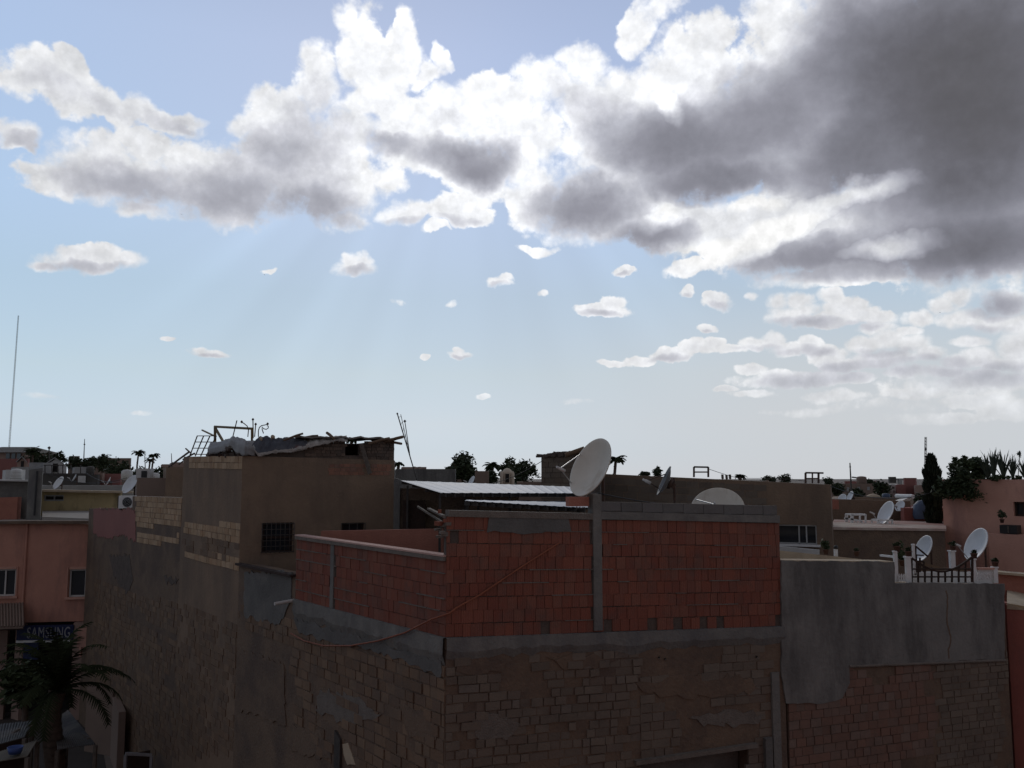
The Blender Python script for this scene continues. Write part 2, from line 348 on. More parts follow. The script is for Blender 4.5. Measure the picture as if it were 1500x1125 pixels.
COVER = [  # px, py, rx, ry, weight, tilt: each bank is a base with billows heaped on it
 (70,122,80,42),(95,100,36,28),(150,150,80,30,1,-12),(245,166,66,26,1,-15),(200,150,34,24),(20,132,52,26),(8,197,34,17),(280,165,26,16),
 (175,255,140,52,1.2),(150,215,42,30),(210,205,42,30),(90,262,78,32),(45,250,38,18),(260,235,70,40),(330,270,110,62,1.3),(200,306,62,18),(415,225,90,100,1.3),(465,120,48,60),(458,72,27,28),
 (376,142,36,32),(350,170,30,26),(405,170,60,50),(490,260,70,92,1.3),(505,330,38,28),(530,150,30,40),(515,200,50,60),
 (512,22,24,26),(535,70,42,62),(597,66,30,42),(565,95,56,46),(622,104,24,20),(560,140,66,40),(640,92,14,18),
 (640,165,95,42,1.2),(642,222,126,58,1.3),(700,255,66,56,1.2),(585,205,70,46),(585,322,50,26),(610,318,24,18),(662,316,60,30),(640,345,26,10),(560,265,34,26),(700,322,34,22),
 (720,165,110,55,1.2),(800,120,60,46),(850,90,58,42),(830,75,30,22),(765,210,74,64,1.2),(790,285,60,54,1.2),
 (935,30,36,34),(965,10,56,24),(915,15,20,18),(900,150,130,75,1.2),(1000,110,95,72,1.2),(1040,55,56,36),(1000,60,30,26),(1000,205,230,105,1.4),(900,300,150,64,1.3),(1010,330,110,52,1.3),
 (1180,150,120,120,1.4),(1150,40,60,60),(1270,150,260,160,1.5),(1420,150,230,270,1.5),(1210,335,230,74,1.4),(1420,340,200,74,1.4),(787,357,38,10),(770,354,18,8),(1010,390,50,13),(1240,402,150,16),
 (890,453,48,12),(905,443,22,12),(870,452,20,8),(915,399,22,8),(1007,422,14,14),(1050,440,25,18),(1040,432,14,12),(1098,428,14,9),
 (1160,458,50,20),(1140,440,24,16),(1175,440,28,17),(1218,432,22,16),(1240,452,36,20),(1265,462,26,14),(1215,470,60,14),(1290,468,22,12),
 (1030,482,18,9),(905,532,34,7),(940,526,34,9),(985,516,34,13),(1010,504,22,13),(1040,506,26,14),(1068,512,22,10),(1100,500,24,13),(1130,498,26,15),(1150,512,30,14),(1190,506,24,15),(1215,520,34,18),(1240,536,40,13),
 (1265,508,26,15),(1300,500,30,17),(1330,506,34,18),(1360,520,30,16),(1300,528,60,16),(1400,530,26,13),(1435,520,30,16),(1465,530,30,16),
 (1340,465,24,15),(1372,444,26,17),(1398,430,22,16),(1410,462,40,18),(1450,468,40,15),(1475,440,46,24),(1495,510,30,44),(1495,470,30,20),
 (1160,556,90,14,.9),(1100,540,26,9),(1130,548,30,10),(1330,548,40,12),(1380,545,36,11),(1440,552,40,14),(1250,556,40,10),(1480,560,40,18),(1340,575,60,10),(1430,585,60,12),(1100,575,40,7,.7),(1500,600,70,16),(1380,610,90,10,.7),(1180,600,70,8,.6),(1285,482,24,11),(1325,487,22,9),(1420,498,30,10),(1230,580,56,11,.7),(1195,578,30,9,.6),(1062,568,20,6),(1390,565,120,20,.5),(1300,590,120,14,.35),
 (130,379,82,15),(110,370,34,14),(150,366,32,14),(180,380,32,13),(70,380,26,9),(520,397,44,15),(510,386,24,12),(535,390,22,13),(727,418,25,9),(738,410,13,7),(306,524,34,7),(290,519,14,6),(243,498,15,5),(676,522,22,7),(672,516,12,6),(624,522,10,6),
 (705,583,16,5),(66,579,26,5,.5),(795,426,12,7,.6),(665,442,8,6,.6),(385,396,14,5,.5,20),(205,607,20,5,.4),(840,590,24,5,.35),(590,445,14,6,.35),
]
THICK = [
 (200,272,125,36,.55),(330,285,120,52,.66),(390,235,80,60,.45),(455,215,62,95,.30),(450,305,95,40,.75),(505,340,34,16,.4),(80,142,60,20,.12),(250,178,50,12,.1),
 (690,240,76,44,.95),(575,210,48,20,.55),(640,228,60,36,.65),
 (870,302,110,50,1.0),(950,345,85,34,1.1),(820,300,60,36,.55),
 (1000,210,170,66,1.15),(850,150,70,36,.25),(1120,180,150,90,1.1),(1060,258,160,38,1.35),(900,190,80,40,.6),
 (1420,130,230,240,2.35),(1270,230,150,85,1.65),(1240,377,200,34,1.15),(1420,350,180,62,1.75),(1320,50,150,80,1.75),(1240,110,110,100,1.15),
 (1180,474,56,12,.6),(1255,480,40,9,.4),(1460,442,52,22,.9),(1185,560,100,15,.35),(1300,542,130,18,.45),(1430,550,90,22,.45),(1215,540,50,10,.4),(1410,482,60,9,.4),(1125,518,50,7,.3),
 (130,387,70,9,.42),(522,403,38,9,.42),(1052,449,20,9,.4),(888,459,42,7,.42),(727,422,20,5,.35),(1008,430,12,6,.35),(305,527,28,4,.3),(676,525,18,4,.3),(1030,487,14,5,.3),(915,403,18,4,.35),(985,522,34,7,.38),(1110,510,40,8,.4),(1190,516,40,9,.4),(1290,520,50,9,.4),(1150,470,40,9,.45),(1350,530,50,9,.4),(1450,540,50,9,.4),(20,205,30,9,.3),(270,182,30,8,.3),(590,335,46,9,.3),(665,332,50,9,.3),
]
LIGHT = [(1145,342,100,24,.95,22),(1060,368,80,22,.8,15),(1250,286,95,22,.9,8),(1305,358,75,17,.9,8),(970,322,40,22,.5,30),(1110,300,60,14,.5),(985,160,20,34,.5,30)]
fb = NOISE(D, 16, 8, .6).outputs['Fac']; fb2 = NOISE(D, 46, 5, .6).outputs['Fac']
cover = union(COVER, .10); thick = union(THICK, .35); light = union(LIGHT, .2)
def BIL(sc_, dt):
    return M_('ABSOLUTE', M_('MULTIPLY_ADD', NOISE(D, sc_, dt, .5).outputs['Fac'], 2., -1.))
bil = M_('ADD', M_('MULTIPLY', BIL(21, 1), 1.0), M_('MULTIPLY', BIL(55, 2), .55))   # rounded puffs with creases between
bil = M_('ADD', M_('ADD', bil, -.40), M_('MULTIPLY', BIL(120, 2), .28))
fbm = M_('ADD', M_('MULTIPLY_ADD', fb, 1.0, -.5), M_('MULTIPLY_ADD', fb2, .55, -.275))
dens = M_('MULTIPLY_ADD', bil, .62, M_('MULTIPLY_ADD', fbm, .60, cover))
crisp = M_('MINIMUM', M_('MAXIMUM', M_('MULTIPLY_ADD', NOISE(D, 13, 2, .5).outputs['Fac'], 6., -1.9), .75), 1.9)
dens = M_('ADD', dens, M_('MULTIPLY_ADD', NOISE(D, 105, 4, .6).outputs['Fac'], .75, -.375))
alpha = SMOOTH(M_('MULTIPLY', dens, crisp), -.12, .62)
# backlit cloud: thin edges shine, thick cores go grey
lay = NOISE(V_('MULTIPLY', D, (1., 1., 2.3)), 9, 4, .5).outputs['Fac']
body = M_('MULTIPLY_ADD', bil, -.30, M_('ADD', M_('MULTIPLY', M_('MAXIMUM', M_('ADD', dens, -.2), 0.), .36), -.18))
Kt = M_('MULTIPLY_ADD', M_('MULTIPLY_ADD', lay, 1., -.5), .65, M_('ADD', body, M_('SUBTRACT', M_('MAXIMUM', thick, -.15), M_('MULTIPLY', M_('MAXIMUM', light, 0.), 1.25))))
# the heavy cloud goes on overhead and behind the viewer
over = M_('MAXIMUM', SMOOTH(el, .56, .85, -1., 2.0), SMOOTH(sep.outputs['Y'], .25, -.35, -1., 1.9))
over = M_('MULTIPLY_ADD', fbm, 1.2, over)
Kt = M_('MAXIMUM', Kt, over); alpha = M_('MAXIMUM', alpha, SMOOTH(over, -.2, .6, 0, .9))
ramp = N('ShaderNodeValToRGB'); cr = ramp.color_ramp; cr.interpolation = 'LINEAR'
LK(M_('MULTIPLY_ADD', Kt, 1/3.2, .6/3.2), ramp.inputs['Fac'])
STOPS = [(-.6,(1.0,1.0,1.0)),(0.,(.85,.865,.90)),(.3,(.65,.66,.715)),(.65,(.465,.475,.535)),(1.1,(.315,.318,.37)),(1.6,(.215,.217,.255)),(2.2,(.142,.141,.163)),(2.6,(.118,.116,.130))]
while len(cr.elements) < len(STOPS): cr.elements.new(.5)
for i, (k, c) in enumerate(STOPS): cr.elements[i].position = min(1, (k+.6)/3.2); cr.elements[i].color = (*c, 1)
cosang = V_('DOT_PRODUCT', D, tuple(azv for azv in ray(745, 110).normalized()))
glow = M_('POWER', M_('MAXIMUM', cosang, 0.), 34.); glow2 = M_('POWER', M_('MAXIMUM', cosang, 0.), 5.)
lit = M_('MULTIPLY_ADD', glow, .30, M_('MULTIPLY_ADD', glow2, .14, .82))
thin = SMOOTH(Kt, 1.2, -.3)
gain = M_('ADD', M_('MULTIPLY', lit, thin), M_('MULTIPLY_ADD', thin, -1., 1.))
cloud = SCALE(ramp.outputs['Color'], gain)
# tops catch the light, bases do not: slope of the billows towards the sun
relief = M_('SUBTRACT', NOISE(V_('ADD', D, (0, 0, .012)), 30, 4, .6).outputs['Fac'], NOISE(D, 30, 4, .6).outputs['Fac'])
cloud = SCALE(cloud, M_('MULTIPLY_ADD', M_('MULTIPLY', relief, M_('MULTIPLY_ADD', thin, .7, .3)), -.8, 1.))
cloud = SCALE(cloud, M_('MULTIPLY_ADD', M_('MULTIPLY', bil, thin), .24, .98))
sky = N('ShaderNodeTexSky', sky_type='NISHITA'); sky.sun_disc = False; sky.sun_elevation = SUN_EL; sky.sun_rotation = SUN_AZ
sky.air_density = 1.0; sky.dust_density = .2; sky.ozone_density = 1.2; sky.altitude = 400
SKYK = .11
cloud = SCALE(cloud, M_('ADD', 1/SKYK, 0.))
# low clouds sink into the same haze as the sky behind them
far_fade = SMOOTH(el, .02, .13, .2, 1.)
alpha = M_('MULTIPLY', alpha, far_fade)
veil = N('ShaderNodeValToRGB')    # air standing in the shade of the clouds scatters less, most so low over the horizon
LK(M_('MULTIPLY', el, 2.), veil.inputs['Fac']); vs = [(0,(.245,.345,.70)),(.06,(.315,.39,.63)),(.12,(.42,.445,.58)),(.23,(.54,.535,.555)),(.41,(.66,.66,.64)),(.58,(.86,.84,.82)),(.92,(1.12,1.04,1.0))]
while len(veil.color_ramp.elements) < len(vs): veil.color_ramp.elements.new(.5)
for i, (k, c) in enumerate(vs): veil.color_ramp.elements[i].position = k; veil.color_ramp.elements[i].color = (*c, 1)
blue = MIXC(1., sky.outputs['Color'], veil.outputs['Color'], 'MULTIPLY')
blue = MIXC(glow, blue, MIXC(1., blue, (.70, .84, 1.04), 'MULTIPLY'))
az2 = M_('MINIMUM', M_('MULTIPLY', az, az), .35)
blue = SCALE(blue, M_('MULTIPLY', M_('MULTIPLY_ADD', glow, -.18, 1.06), M_('MULTIPLY_ADD', az2, .85, 1.05)))
# shafts of light and shade fanning out below the clouds, and a pale veil low on the right
rx_ = M_('SUBTRACT', az, azel(690, 60)[0]); ry_ = M_('SUBTRACT', azel(690, 60)[1], el); fan_ = M_('DIVIDE', rx_, M_('MAXIMUM', ry_, .05))
fc = N('ShaderNodeCombineXYZ'); LK(fan_, fc.inputs[0])
shaft = M_('MULTIPLY', M_('ADD', NOISE(fc.outputs[0], 2.1, 2, .5).outputs['Fac'], -.5), M_('MULTIPLY', SMOOTH(el, .03, .16), SMOOTH(el, .40, .26)))
blue = SCALE(blue, M_('MULTIPLY_ADD', M_('MULTIPLY', shaft, SMOOTH(M_('ABSOLUTE', M_('ADD', az, .06)), .42, .16)), .50, 1.))
haze_ = M_('MULTIPLY', M_('MULTIPLY', SMOOTH(az, -.12, .36), SMOOTH(el, .27, .06)), .80)
blue = MIXC(haze_, blue, tuple(c_/SKYK for c_ in (.62, .63, .645)))
final = MIXC(alpha, MIXC(.22, blue, tuple(c_/SKYK for c_ in (.56, .58, .61))), cloud)
bg = N('ShaderNodeBackground'); bg.inputs['Strength'].default_value = SKYK; LK(final, bg.inputs['Color'])
out = N('ShaderNodeOutputWorld'); LK(bg.outputs[0], out.inputs['Surface'])
W.cycles.sampling_method = 'MANUAL'; W.cycles.sample_map_resolution = 512
scene.cycles.use_denoising = True
scene.cycles.max_bounces = 6; scene.cycles.diffuse_bounces = 4
# ------------------------------------------------------------------ setting
g = MB(); g.face([(-6000,-3000,0),(6000,-3000,0),(6000,9000,0),(-6000,9000,0)]); tag(g.build('ground', 'ground_dirt'), kind='structure')
rd = MB(); rd.face([(-30,6,.004),(-.9,6,.004),(-20,43,.004),(-34,36,.004)]); tag(rd.build('street', 'street_paving'), kind='structure')

def S(t, o=0.): return Vector((-1.02-.6*t-.8*o*-1*-1, 14+.8*t-.6*o*-1*-1))  # street line of the near houses; o = metres out over the street
def Rr(t): return Vector((-1.02+.931*t, 14+.364*t))                        # line of their front walls

# ------------------------------------------------------------------ near unfinished house (red hollow brick storey on old masonry)
zB0 = P(655, 934, 14).z; zB1 = P(1138, 917, 16.3).z; zBl = P(428, 878, 18.55).z
zT0 = P(660, 757, 14).z; zT1 = P(1133, 766, 16.3).z
RL = 6.33; SL = 5.72
near = thing('brick_house', 'unfinished house with a red hollow brick storey on old block walls', 'house', (1.5, 17, 0))
# old masonry of the right-hand front wall
f0, f1 = Rr(0), Rr(RL); band = .30
def px_rect(p0, p1, x0, y0, x1, y1):
    a, za = hit(x0, y0, p0, p1); b, zb = hit(x1, y1, p0, p1); return (a, b, min(za, zb), max(za, zb))
rm = random.Random(3)
sk_l = hit(935, 1000, f0, f1)[0]; sk_r = hit(1128, 1000, f0, f1)[0]
z_a = hit(790, 985, f0, f1)[1]; lint = px_rect(f0, f1, 936, 1112, 1100, 1125)
def nz(a, b, k, s): return noise.noise(Vector((a*k, b*k, s)))
def mask_right(s, z):
    if lint[0] < s < lint[1] and z < lint[3]: return False
    q = nz(s, z, .9, 3.3)
    if s > sk_l and z > z_a-.15: return q > .28 and z < zB0-band-.1
    return q > -.36
b = MB(); b.wall(f0, f1, 0, (zB0-.02, zB1-.02), .45, [(lint[0], lint[1], 1.6, lint[3]-.06)], 0)
b.bricks(f0, f1, 3.2, (zB0-band, zB1-band), .235, .135, .020, .014, lambda s, z: mask_right(s, z) and s < sk_l and rm.random() > .05, 1, .017, .45, rnd=rm, lean=.013)
b.bricks(f0, f1, 3.2, (zB0-band, zB1-band), .27, .15, .016, .012, lambda s, z: mask_right(s, z) and s >= sk_l and s < sk_r and rm.random() > .03, 1, .011, .38, lean=.007, rnd=rm, s0=sk_l+.02)
b.build('old_masonry', ['adobe_plaster', 'old_block'], near)
# concrete band under the bricks, ragged lower edge
def ragged_band(p0, p1, zt0, zt1, h, out, mm, par, name, seed, n=40, s0=0., s1=None, hv=.4):
    rr = random.Random(seed); p0, p1 = Vector(p0), Vector(p1); L = (p1-p0).length; d = (p1-p0)/L; nn = Vector((d.y, -d.x)); s1 = L if s1 is None else s1
    b = MB(); prev = None
    for i in range(n+1):
        s = s0+(s1-s0)*i/n; q = p0+d*s; zt = zt0+(zt1-zt0)*s/L
        hh = h*(1+hv*noise.noise(Vector((s*1.4, seed, 0)))+hv*.6*noise.noise(Vector((s*6, seed, 4)))); o = out*(1+.35*noise.noise(Vector((s*3, seed, 9))))
        cur = [Vector((q.x-nn.x*.02, q.y-nn.y*.02, zt)), Vector((q.x+nn.x*o, q.y+nn.y*o, zt-.005)), Vector((q.x+nn.x*(o+.01), q.y+nn.y*(o+.01), zt-hh*.6)), Vector((q.x+nn.x*.004, q.y+nn.y*.004, zt-hh))]
        if prev:
            for k in range(3): b.face([prev[k], prev[k+1], cur[k+1], cur[k]][::-1], 0, 0., k == 2)
        prev = cur
    return b.build(name, mm, par)
ragged_band(f0, f1, zB0, zB1, band*1.05, .045, 'concrete', near, 'concrete_band', 5)
# street wall, left of the corner
g1, g0 = S(0), S(9.0)     # as seen: g0 on the left
SW = (g1-g0).length
zlow = P(390, 834, 20).z  # top of the low part towards the neighbour
zSb0 = zBl; zSb1 = zB0
b = MB(); dS = (g1-g0).normalized()
split_s = 9.0-SL
b.wall(g0, g0+dS*split_s, 0, (zlow, zlow), .4, [], 0)
b.wall(g0+dS*split_s, g1, 0, (zSb0-.02, zSb1-.02), .4, [], 0)
def mask_street(s, z):
    zt = zSb0-.5
    if s < split_s: 
        return (zBl-1.05 < z < zBl-.50) and nz(s, z, 1.2, 5) > -.3
    q = nz(s*.7, z, .8, 8.1)
    return z > 4.6-.35*(s-split_s)+q*1.2 and q > -.42 or q > .33
b.bricks(g0, g1, 3.0, (zBl-.42, zSb1-.42), .30, .185, .024, .014, lambda s, z: mask_street(s, z) and rm.random() > .04, 1, .014, .35, rnd=rm, lean=.008)
b.build('street_masonry', ['adobe_plaster', 'adobe_brick'], near)
ragged_band(g0, g1, zSb0, zSb1, .42, .05, 'concrete', near, 'concrete_ledge', 11, 44, split_s, SW, .25)
# bluish cement skim under the ledge
def skim(p0, p1, pts_px, out, mm, par, name, seed=1, w=.035):
    """cement skim of real thickness on a wall, outline given on the wall plane"""
    p0, p1 = Vector(p0), Vector(p1); d = (p1-p0).normalized(); nn = Vector((d.y, -d.x)); rr = random.Random(seed)
    sz = []
    for i, q in enumerate(pts_px):
        a = Vector(hit(*q, p0, p1)); c = Vector(hit(*pts_px[(i+1) % len(pts_px)], p0, p1)); n = max(1, int((c-a).length/.12))
        for k in range(n):
            v = a.lerp(c, k/n)
            sz.append(v+Vector((rr.uniform(-w, w), rr.uniform(-w, w))) if k else v)
    b = MB(); W3 = lambda v, o: Vector((p0.x+d.x*v[0]+nn.x*o, p0.y+d.y*v[0]+nn.y*o, v[1]))
    b.face([W3(v, out) for v in sz], 0)
    for i in range(len(sz)):
        j = (i+1) % len(sz); b.face([W3(sz[i], -.02), W3(sz[j], -.02), W3(sz[j], out), W3(sz[i], out)], 0)
    return b.build(name, mm, par)
skim(g0, g1, [(432,905),(520,930),(600,955),(648,965),(648,992),(560,955),(480,938),(440,928)], .030, 'dark_concrete', near, 'cement_skim', 2, .05)
skim(g0, g1, [(359,838),(428,838),(428,880),(410,915),(359,902)], .024, 'dark_concrete', near, 'cement_skim', 3, .05)
skim(g0, g1, [(357,952),(416,972),(420,1062),(352,1040)], .022, 'adobe_plaster', near, 'cement_skim', 4, .05)
sl_ = MB(); q0 = g0+dS*.02; q1 = g0+dS*(split_s-.02); nS = Vector((dS.y, -dS.x))
sl_.beam((q0.x+nS.x*.03, q0.y+nS.y*.03, zlow+.01), (q1.x+nS.x*.03, q1.y+nS.y*.03, zlow+.01), .16, .05); sl_.build('roof_edge', 'dark_wood', near)
# upper storey: hollow bricks over a set-back core
col_s = hit(875, 850, f0, f1)[0]
nR = Vector((.364, -.931)); nR.normalize()
def ring(par, name, p0, p1, z0, z1, holes_seed, bw, bh, skip, mats, s_rng=None):
    b = MB(); p0, p1 = Vector(p0), Vector(p1); d = (p1-p0).normalized(); n = Vector((d.y, -d.x)); r2 = random.Random(holes_seed)
    back = n*.022
    b.wall(p0-back, p1-back, z0, z1, .12, [], 0)
    b.bricks(p0, p1, z0, z1, bw, bh, .008, .0, skip, 1, .005, .22, .07, rnd=r2, lean=.003)
    # mortar squeezed out along some beds
    rows = max(1, round(((z1[0]-z0[0])+(z1[1]-z0[1]))/2/bh)); L = (p1-p0).length
    for k in range(1, rows):
        q = 0.
        while q < L-.2:
            l = min(r2.uniform(.2, 1.1), L-q-.03)
            if r2.random() < .25 and l > .1:
                def pz(s): 
                    f = s/L; lo = z0[0]+(z0[1]-z0[0])*f; hi = z1[0]+(z1[1]-z1[0])*f; return lo+(hi-lo)*k/rows
                a = p0+d*q+n*.004; e = p0+d*(q+l)+n*.004
                b.beam((a.x, a.y, pz(q)), (e.x, e.y, pz(q+l)), .02, .010+.008*r2.random(), 2)
            q += l+.02
    return b.build(name, mats, par)
rh = random.Random(21)
def hole_right(s, z):
    zb = zB0+(zB1-zB0)*s/RL
    if z < zb+.14: return rh.random() > (.17 if s > col_s else .04)
    if s < .18: return rh.random() > .2
    return abs(s-col_s) > .07
ring(near, 'brick_wall', f0, Rr(RL-.02), (zB0, zB1), (zT0, zT1), 31, .165, .195, hole_right, ['dark_mortar', 'red_hollow_brick', 'mortar'])
pl0 = S(SL); pzt0 = P(430, 790, 18.5).z; pzt1 = P(653, 822, 14).z
cpx = 9.0-hit(487, 850, g0, g1)[0]
def hole_left(s, z):
    return abs(s-(SL-cpx)) > .08
ring(near, 'brick_parapet', pl0, g1, (zSb0, zSb1), (pzt0, pzt1), 47, .20, .19, hole_left, ['dark_mortar', 'red_hollow_brick', 'mortar'])
# coping of the parapet: concrete with a pink skim on top
b = MB(); c0 = pl0+nS*-.06; c1 = g1+nS*-.06-dS*.02
b.beam((c0.x, c0.y, pzt0+.033), (c1.x, c1.y, pzt1+.033), .20, .066); b.build('coping', 'mortar', near)
b = MB(); b.beam((c0.x, c0.y, pzt0+.080), (c1.x, c1.y, pzt1+.080), .21, .026); b.build('coping_skim', 'pink_coping', near)
# concrete columns
b = MB(); q = Rr(col_s)-nR*.07; b.box((q.x, q.y, (zB0+P(875,728,15).z)/2), (.155, .20, P(875,728,15).z-zB0+.1), math.atan2(.364,.931)); b.build('concrete_column', 'concrete', near)
b = MB(); q = S(cpx)-nS*.08; zc = zSb0+(zSb1-zSb0)*(1-cpx/SL); zt = pzt0+(pzt1-pzt0)*(1-cpx/SL); b.box((q.x, q.y, (zc-.1+zt)/2), (.14, .20, zt-zc+.1), math.atan2(dS.y, dS.x)); b.build('concrete_column', 'concrete', near)
# ring beams and the block course
s_c = col_s+.08
zb_l = P(760, 748, 14.4).z
b = MB(); a = Rr(.03)-nR*.07; e = Rr(col_s-.08)-nR*.07; zz0 = zT0; zz1 = zT0+(zT1-zT0)*col_s/RL
b.beam((a.x, a.y, zz0+.052), (e.x, e.y, zz1+.052), .20, .10); b.build('ring_beam', 'mortar', near)
b = MB(); a = Rr(s_c)-nR*.07; e = Rr(RL-.02)-nR*.07
b.beam((a.x, a.y, zz1+.068), (e.x, e.y, zT1+.068), .20, .13); b.build('ring_beam', 'concrete', near)
zk0 = zz1+.137; zk1 = zT1+.137; hb0 = P(885,735,14.9).z-zk0; hb1 = P(1130,741,16.3).z-zk1
b = MB(); q0, q1 = Rr(s_c)-nR*.0, Rr(RL-.05)
b.wall(q0-nR*.02, q1-nR*.02, (zk0, zk1), (zk0+hb0, zk1+hb1), .16, [], 0, 0.)
b.bricks(q0, q1, (zk0, zk1), (zk0+hb0, zk1+hb1), .42, .2, .012, .0, None, 1, .003, .05, .05, rnd=random.Random(5))
MATS['grey_block'] = brick_mat('grey_block', [(.135,.13,.122),(.165,.158,.148),(.15,.142,.134)], damt=.5)
b.build('block_course', ['mortar', 'grey_block'], near)
skim(f0, f1, [(716,758),(832,758),(836,778),(780,781),(713,780)], .020, 'dark_concrete', near, 'cement_skim', 6)
# pink plastered stub on the beam
stub = px_rect(f0, f1, 835, 728, 866, 752); m0, m1 = Rr(stub[0])-nR*.03, Rr(stub[1]-.02)-nR*.03
b = MB(); b.wall(m0, m1, zT0+.135, P(850, 728, 14.8).z, .14, [], 0); b.build('plastered_stub', 'terracotta', near)
b = MB(); s_ = hit(846, 744, f0, f1)
for k in range(6):
    q = Rr(s_[0]+k*.028); b.box((q.x-nR.x*.028, q.y-nR.y*.028, s_[1]+random.uniform(-.01,.01)), (.018, .006, .03 if k else .05), .37)
b.build('scrawl', 'dark_metal', near)
# floor of the roof terrace and the pink wall on it
b = MB(); b.prism([g1-nS*.2+dS*-.1, Rr(RL-.1)-nR*.2, Vector((5.0,22.3)), Vector((-2.75,22.4)), g0-nS*.25], [zSb1-.15]*2+[zSb1-.15]*3, [zSb1+.04]*5); b.build('roof_terrace', 'roof_screed', near)
b = MB(); w0 = P(470, 780, 19.35); w1 = P(649, 776, 19.0); b.wall(w0, w1, zSb1, (w0.z+.03, w1.z+.02), .14, [], 0); b.build('terrace_wall', 'terracotta', near)
# right-hand end and back walls of the house (to close it)
b = MB(); b.wall(Rr(RL-.02)-nR*.46, Vector((5.1,22.3)), 0, (zT1+.13, zSb1+.5), .2, [], 0); b.build('end_wall', 'adobe_plaster', near)
# pillar between this house and the next, with a bulging foot
b = MB(); a0 = Rr(hit(1126, 1000, f0, f1)[0]); 
def pil(x0, x1, y0, out, mm, name):
    a, z1_ = hit(x0, y0, f0, f1); c, _ = hit(x1, y0, f0, f1); b = MB(); b.wall(Rr(a)+nR*out, Rr(c)+nR*out, 0, z1_, out+.02, [], 0); return b.build(name, mm, near)
pil(1128, 1139, 985, .05, 'concrete', 'pillar'); pil(1117, 1127, 1080, .09, 'dark_concrete', 'pillar_foot')
b = MB(); a = Rr(lint[0]-.1)+nR*.04; e = Rr(lint[1]+.1)+nR*.04; b.beam((a.x,a.y,lint[3]-.03),(e.x,e.y,lint[3]+.0),.12,.07); b.build('lintel', 'mortar', near)
b = MB(); a = Rr(lint[0]+.05)-nR*.3; e = Rr(lint[1]-.05)-nR*.3; b.wall(a, e, 1.6, lint[3]-.07, .05, [], 0); b.build('shutter', 'dark_concrete', near)
# put-log holes, their inner shade painted as dark faces; likewise the small niche
for (x, y, w, h) in ((965,963,.06,.05),(974,965,.05,.04),(1108,962,.05,.05),(1077,993,.12,.07),(910,958,.14,.06)):
    s_, z_ = hit(x, y, f0, f1); b = MB(); n = 9; q = Rr(s_)
    ringp = [(math.cos(2*math.pi*k/n)*w/2*random.uniform(.7,1.2), math.sin(2*math.pi*k/n)*h/2*random.uniform(.7,1.2)) for k in range(n)]
    W3 = lambda u, v, o: Vector((q.x+.931*u+nR.x*o, q.y+.364*u+nR.y*o, z_+v))
    for k in range(n):
        u, v = ringp[k], ringp[(k+1) % n]
        b.face([W3(*u,.02), W3(*v,.02), W3(v[0]*.6,v[1]*.6,.003), W3(u[0]*.6,u[1]*.6,.003)], 0)
    b.face([W3(u[0]*.62,u[1]*.62,.004) for u in ringp], 1); b.build('hole', ['mortar', 'dark_interior'], near)
s_, z_ = hit(497, 1096, g0, g1); q = g0+dS*s_
b = MB(); b.wall(q-dS*.12+nS*.05, q+dS*.12+nS*.05, z_-.35, (z_+.30, z_+.18), .05, [], 0); b.build('niche_shade', 'dark_metal', near)  # dark slab standing in for the shade of the niche
skim(g0, g1, [(503,1090),(511,1088),(522,1120),(510,1120),(505,1106)], .02, 'tan_screed', near, 'cement_skim', 9)
for x, y in ((513,931),(589,953),(1020,930)):
    pass
for k, pts_ in enumerate(([(672,960),(742,968),(735,984),(700,990),(668,982)],[(690,1052),(735,1046),(762,1060),(742,1084),(696,1078)],[(800,962),(868,957),(905,966),(880,978),(820,976)],[(1010,1052),(1080,1040),(1118,1046),(1110,1060),(1030,1064)],[(930,1000),(1000,988),(1100,992),(1115,1010),(1040,1022),(950,1016)])):
    skim(f0, f1, pts_, .019, ('adobe_plaster','mortar','adobe_plaster','mortar','adobe_plaster')[k], near, 'mortar_smear', 40+k, .06)
for k, pts_ in enumerate(([(470,1010),(520,1022),(560,1046),(520,1064),(462,1040)],[(585,1030),(632,1048),(640,1084),(600,1080)],[(430,1060),(470,1068),(486,1112),(428,1100)])):
    skim(g0, g1, pts_, .019, ('mortar','adobe_plaster','adobe_plaster')[k], near, 'mortar_smear', 50+k, .07)
# jagged broken corner of the brick storey: rubble stuck in cement above the parapet
b = MB(); r2 = random.Random(8)
for k in range(12):
    q = Rr(r2.uniform(-.12, .10))-nR*r2.uniform(0,.16); b.box((q.x, q.y, zT0-.30+k*.035+r2.uniform(-.02,.02)), (r2.uniform(.05,.13), r2.uniform(.05,.12), r2.uniform(.03,.07)), r2.uniform(0,3), r2.choice((0,0,1)), .3)
b.build('broken_corner', ['mortar', 'red_hollow_brick'], near)

# things on and against the near house
b = MB(); q = S(SL)-nS*.2; a = P(404, 882, 18.9); e = P(432, 876, 18.9); e = Vector((S(SL+.05).x-nS.x*.1, S(SL+.05).y-nS.y*.1, e.z)); a = e + Vector((-.42,-.30,-.05)); b.tube([a, e], .035, 8)
tag(b.build('drain_pipe', 'off_white', None, e), 'short drain pipe poking out below the red brick parapet', 'pipe')
# the orange cable
cpts = []
CAB = [(818,795,.03),(760,832,.03),(700,872,.04),(668,889,.05),(656,897,.10)]
for x, y, o in CAB: s_, z_ = hit(x, y, f0, f1); q = Rr(s_)+nR*o; cpts.append(Vector((q.x, q.y, z_)))
for x, y in ((640,906),(600,926),(560,938),(520,945),(480,945),(452,938),(432,927)):
    s_, z_ = hit(x, y, g0, g1); q = g0+dS*s_+nS*.09; cpts.append(Vector((q.x, q.y, z_)))
b = MB(); b.tube(cpts, .014, 6); tag(b.build('cable', 'cable_orange', None, cpts[4]), 'orange cable sagging across the red brick wall and round its corner', 'cable')

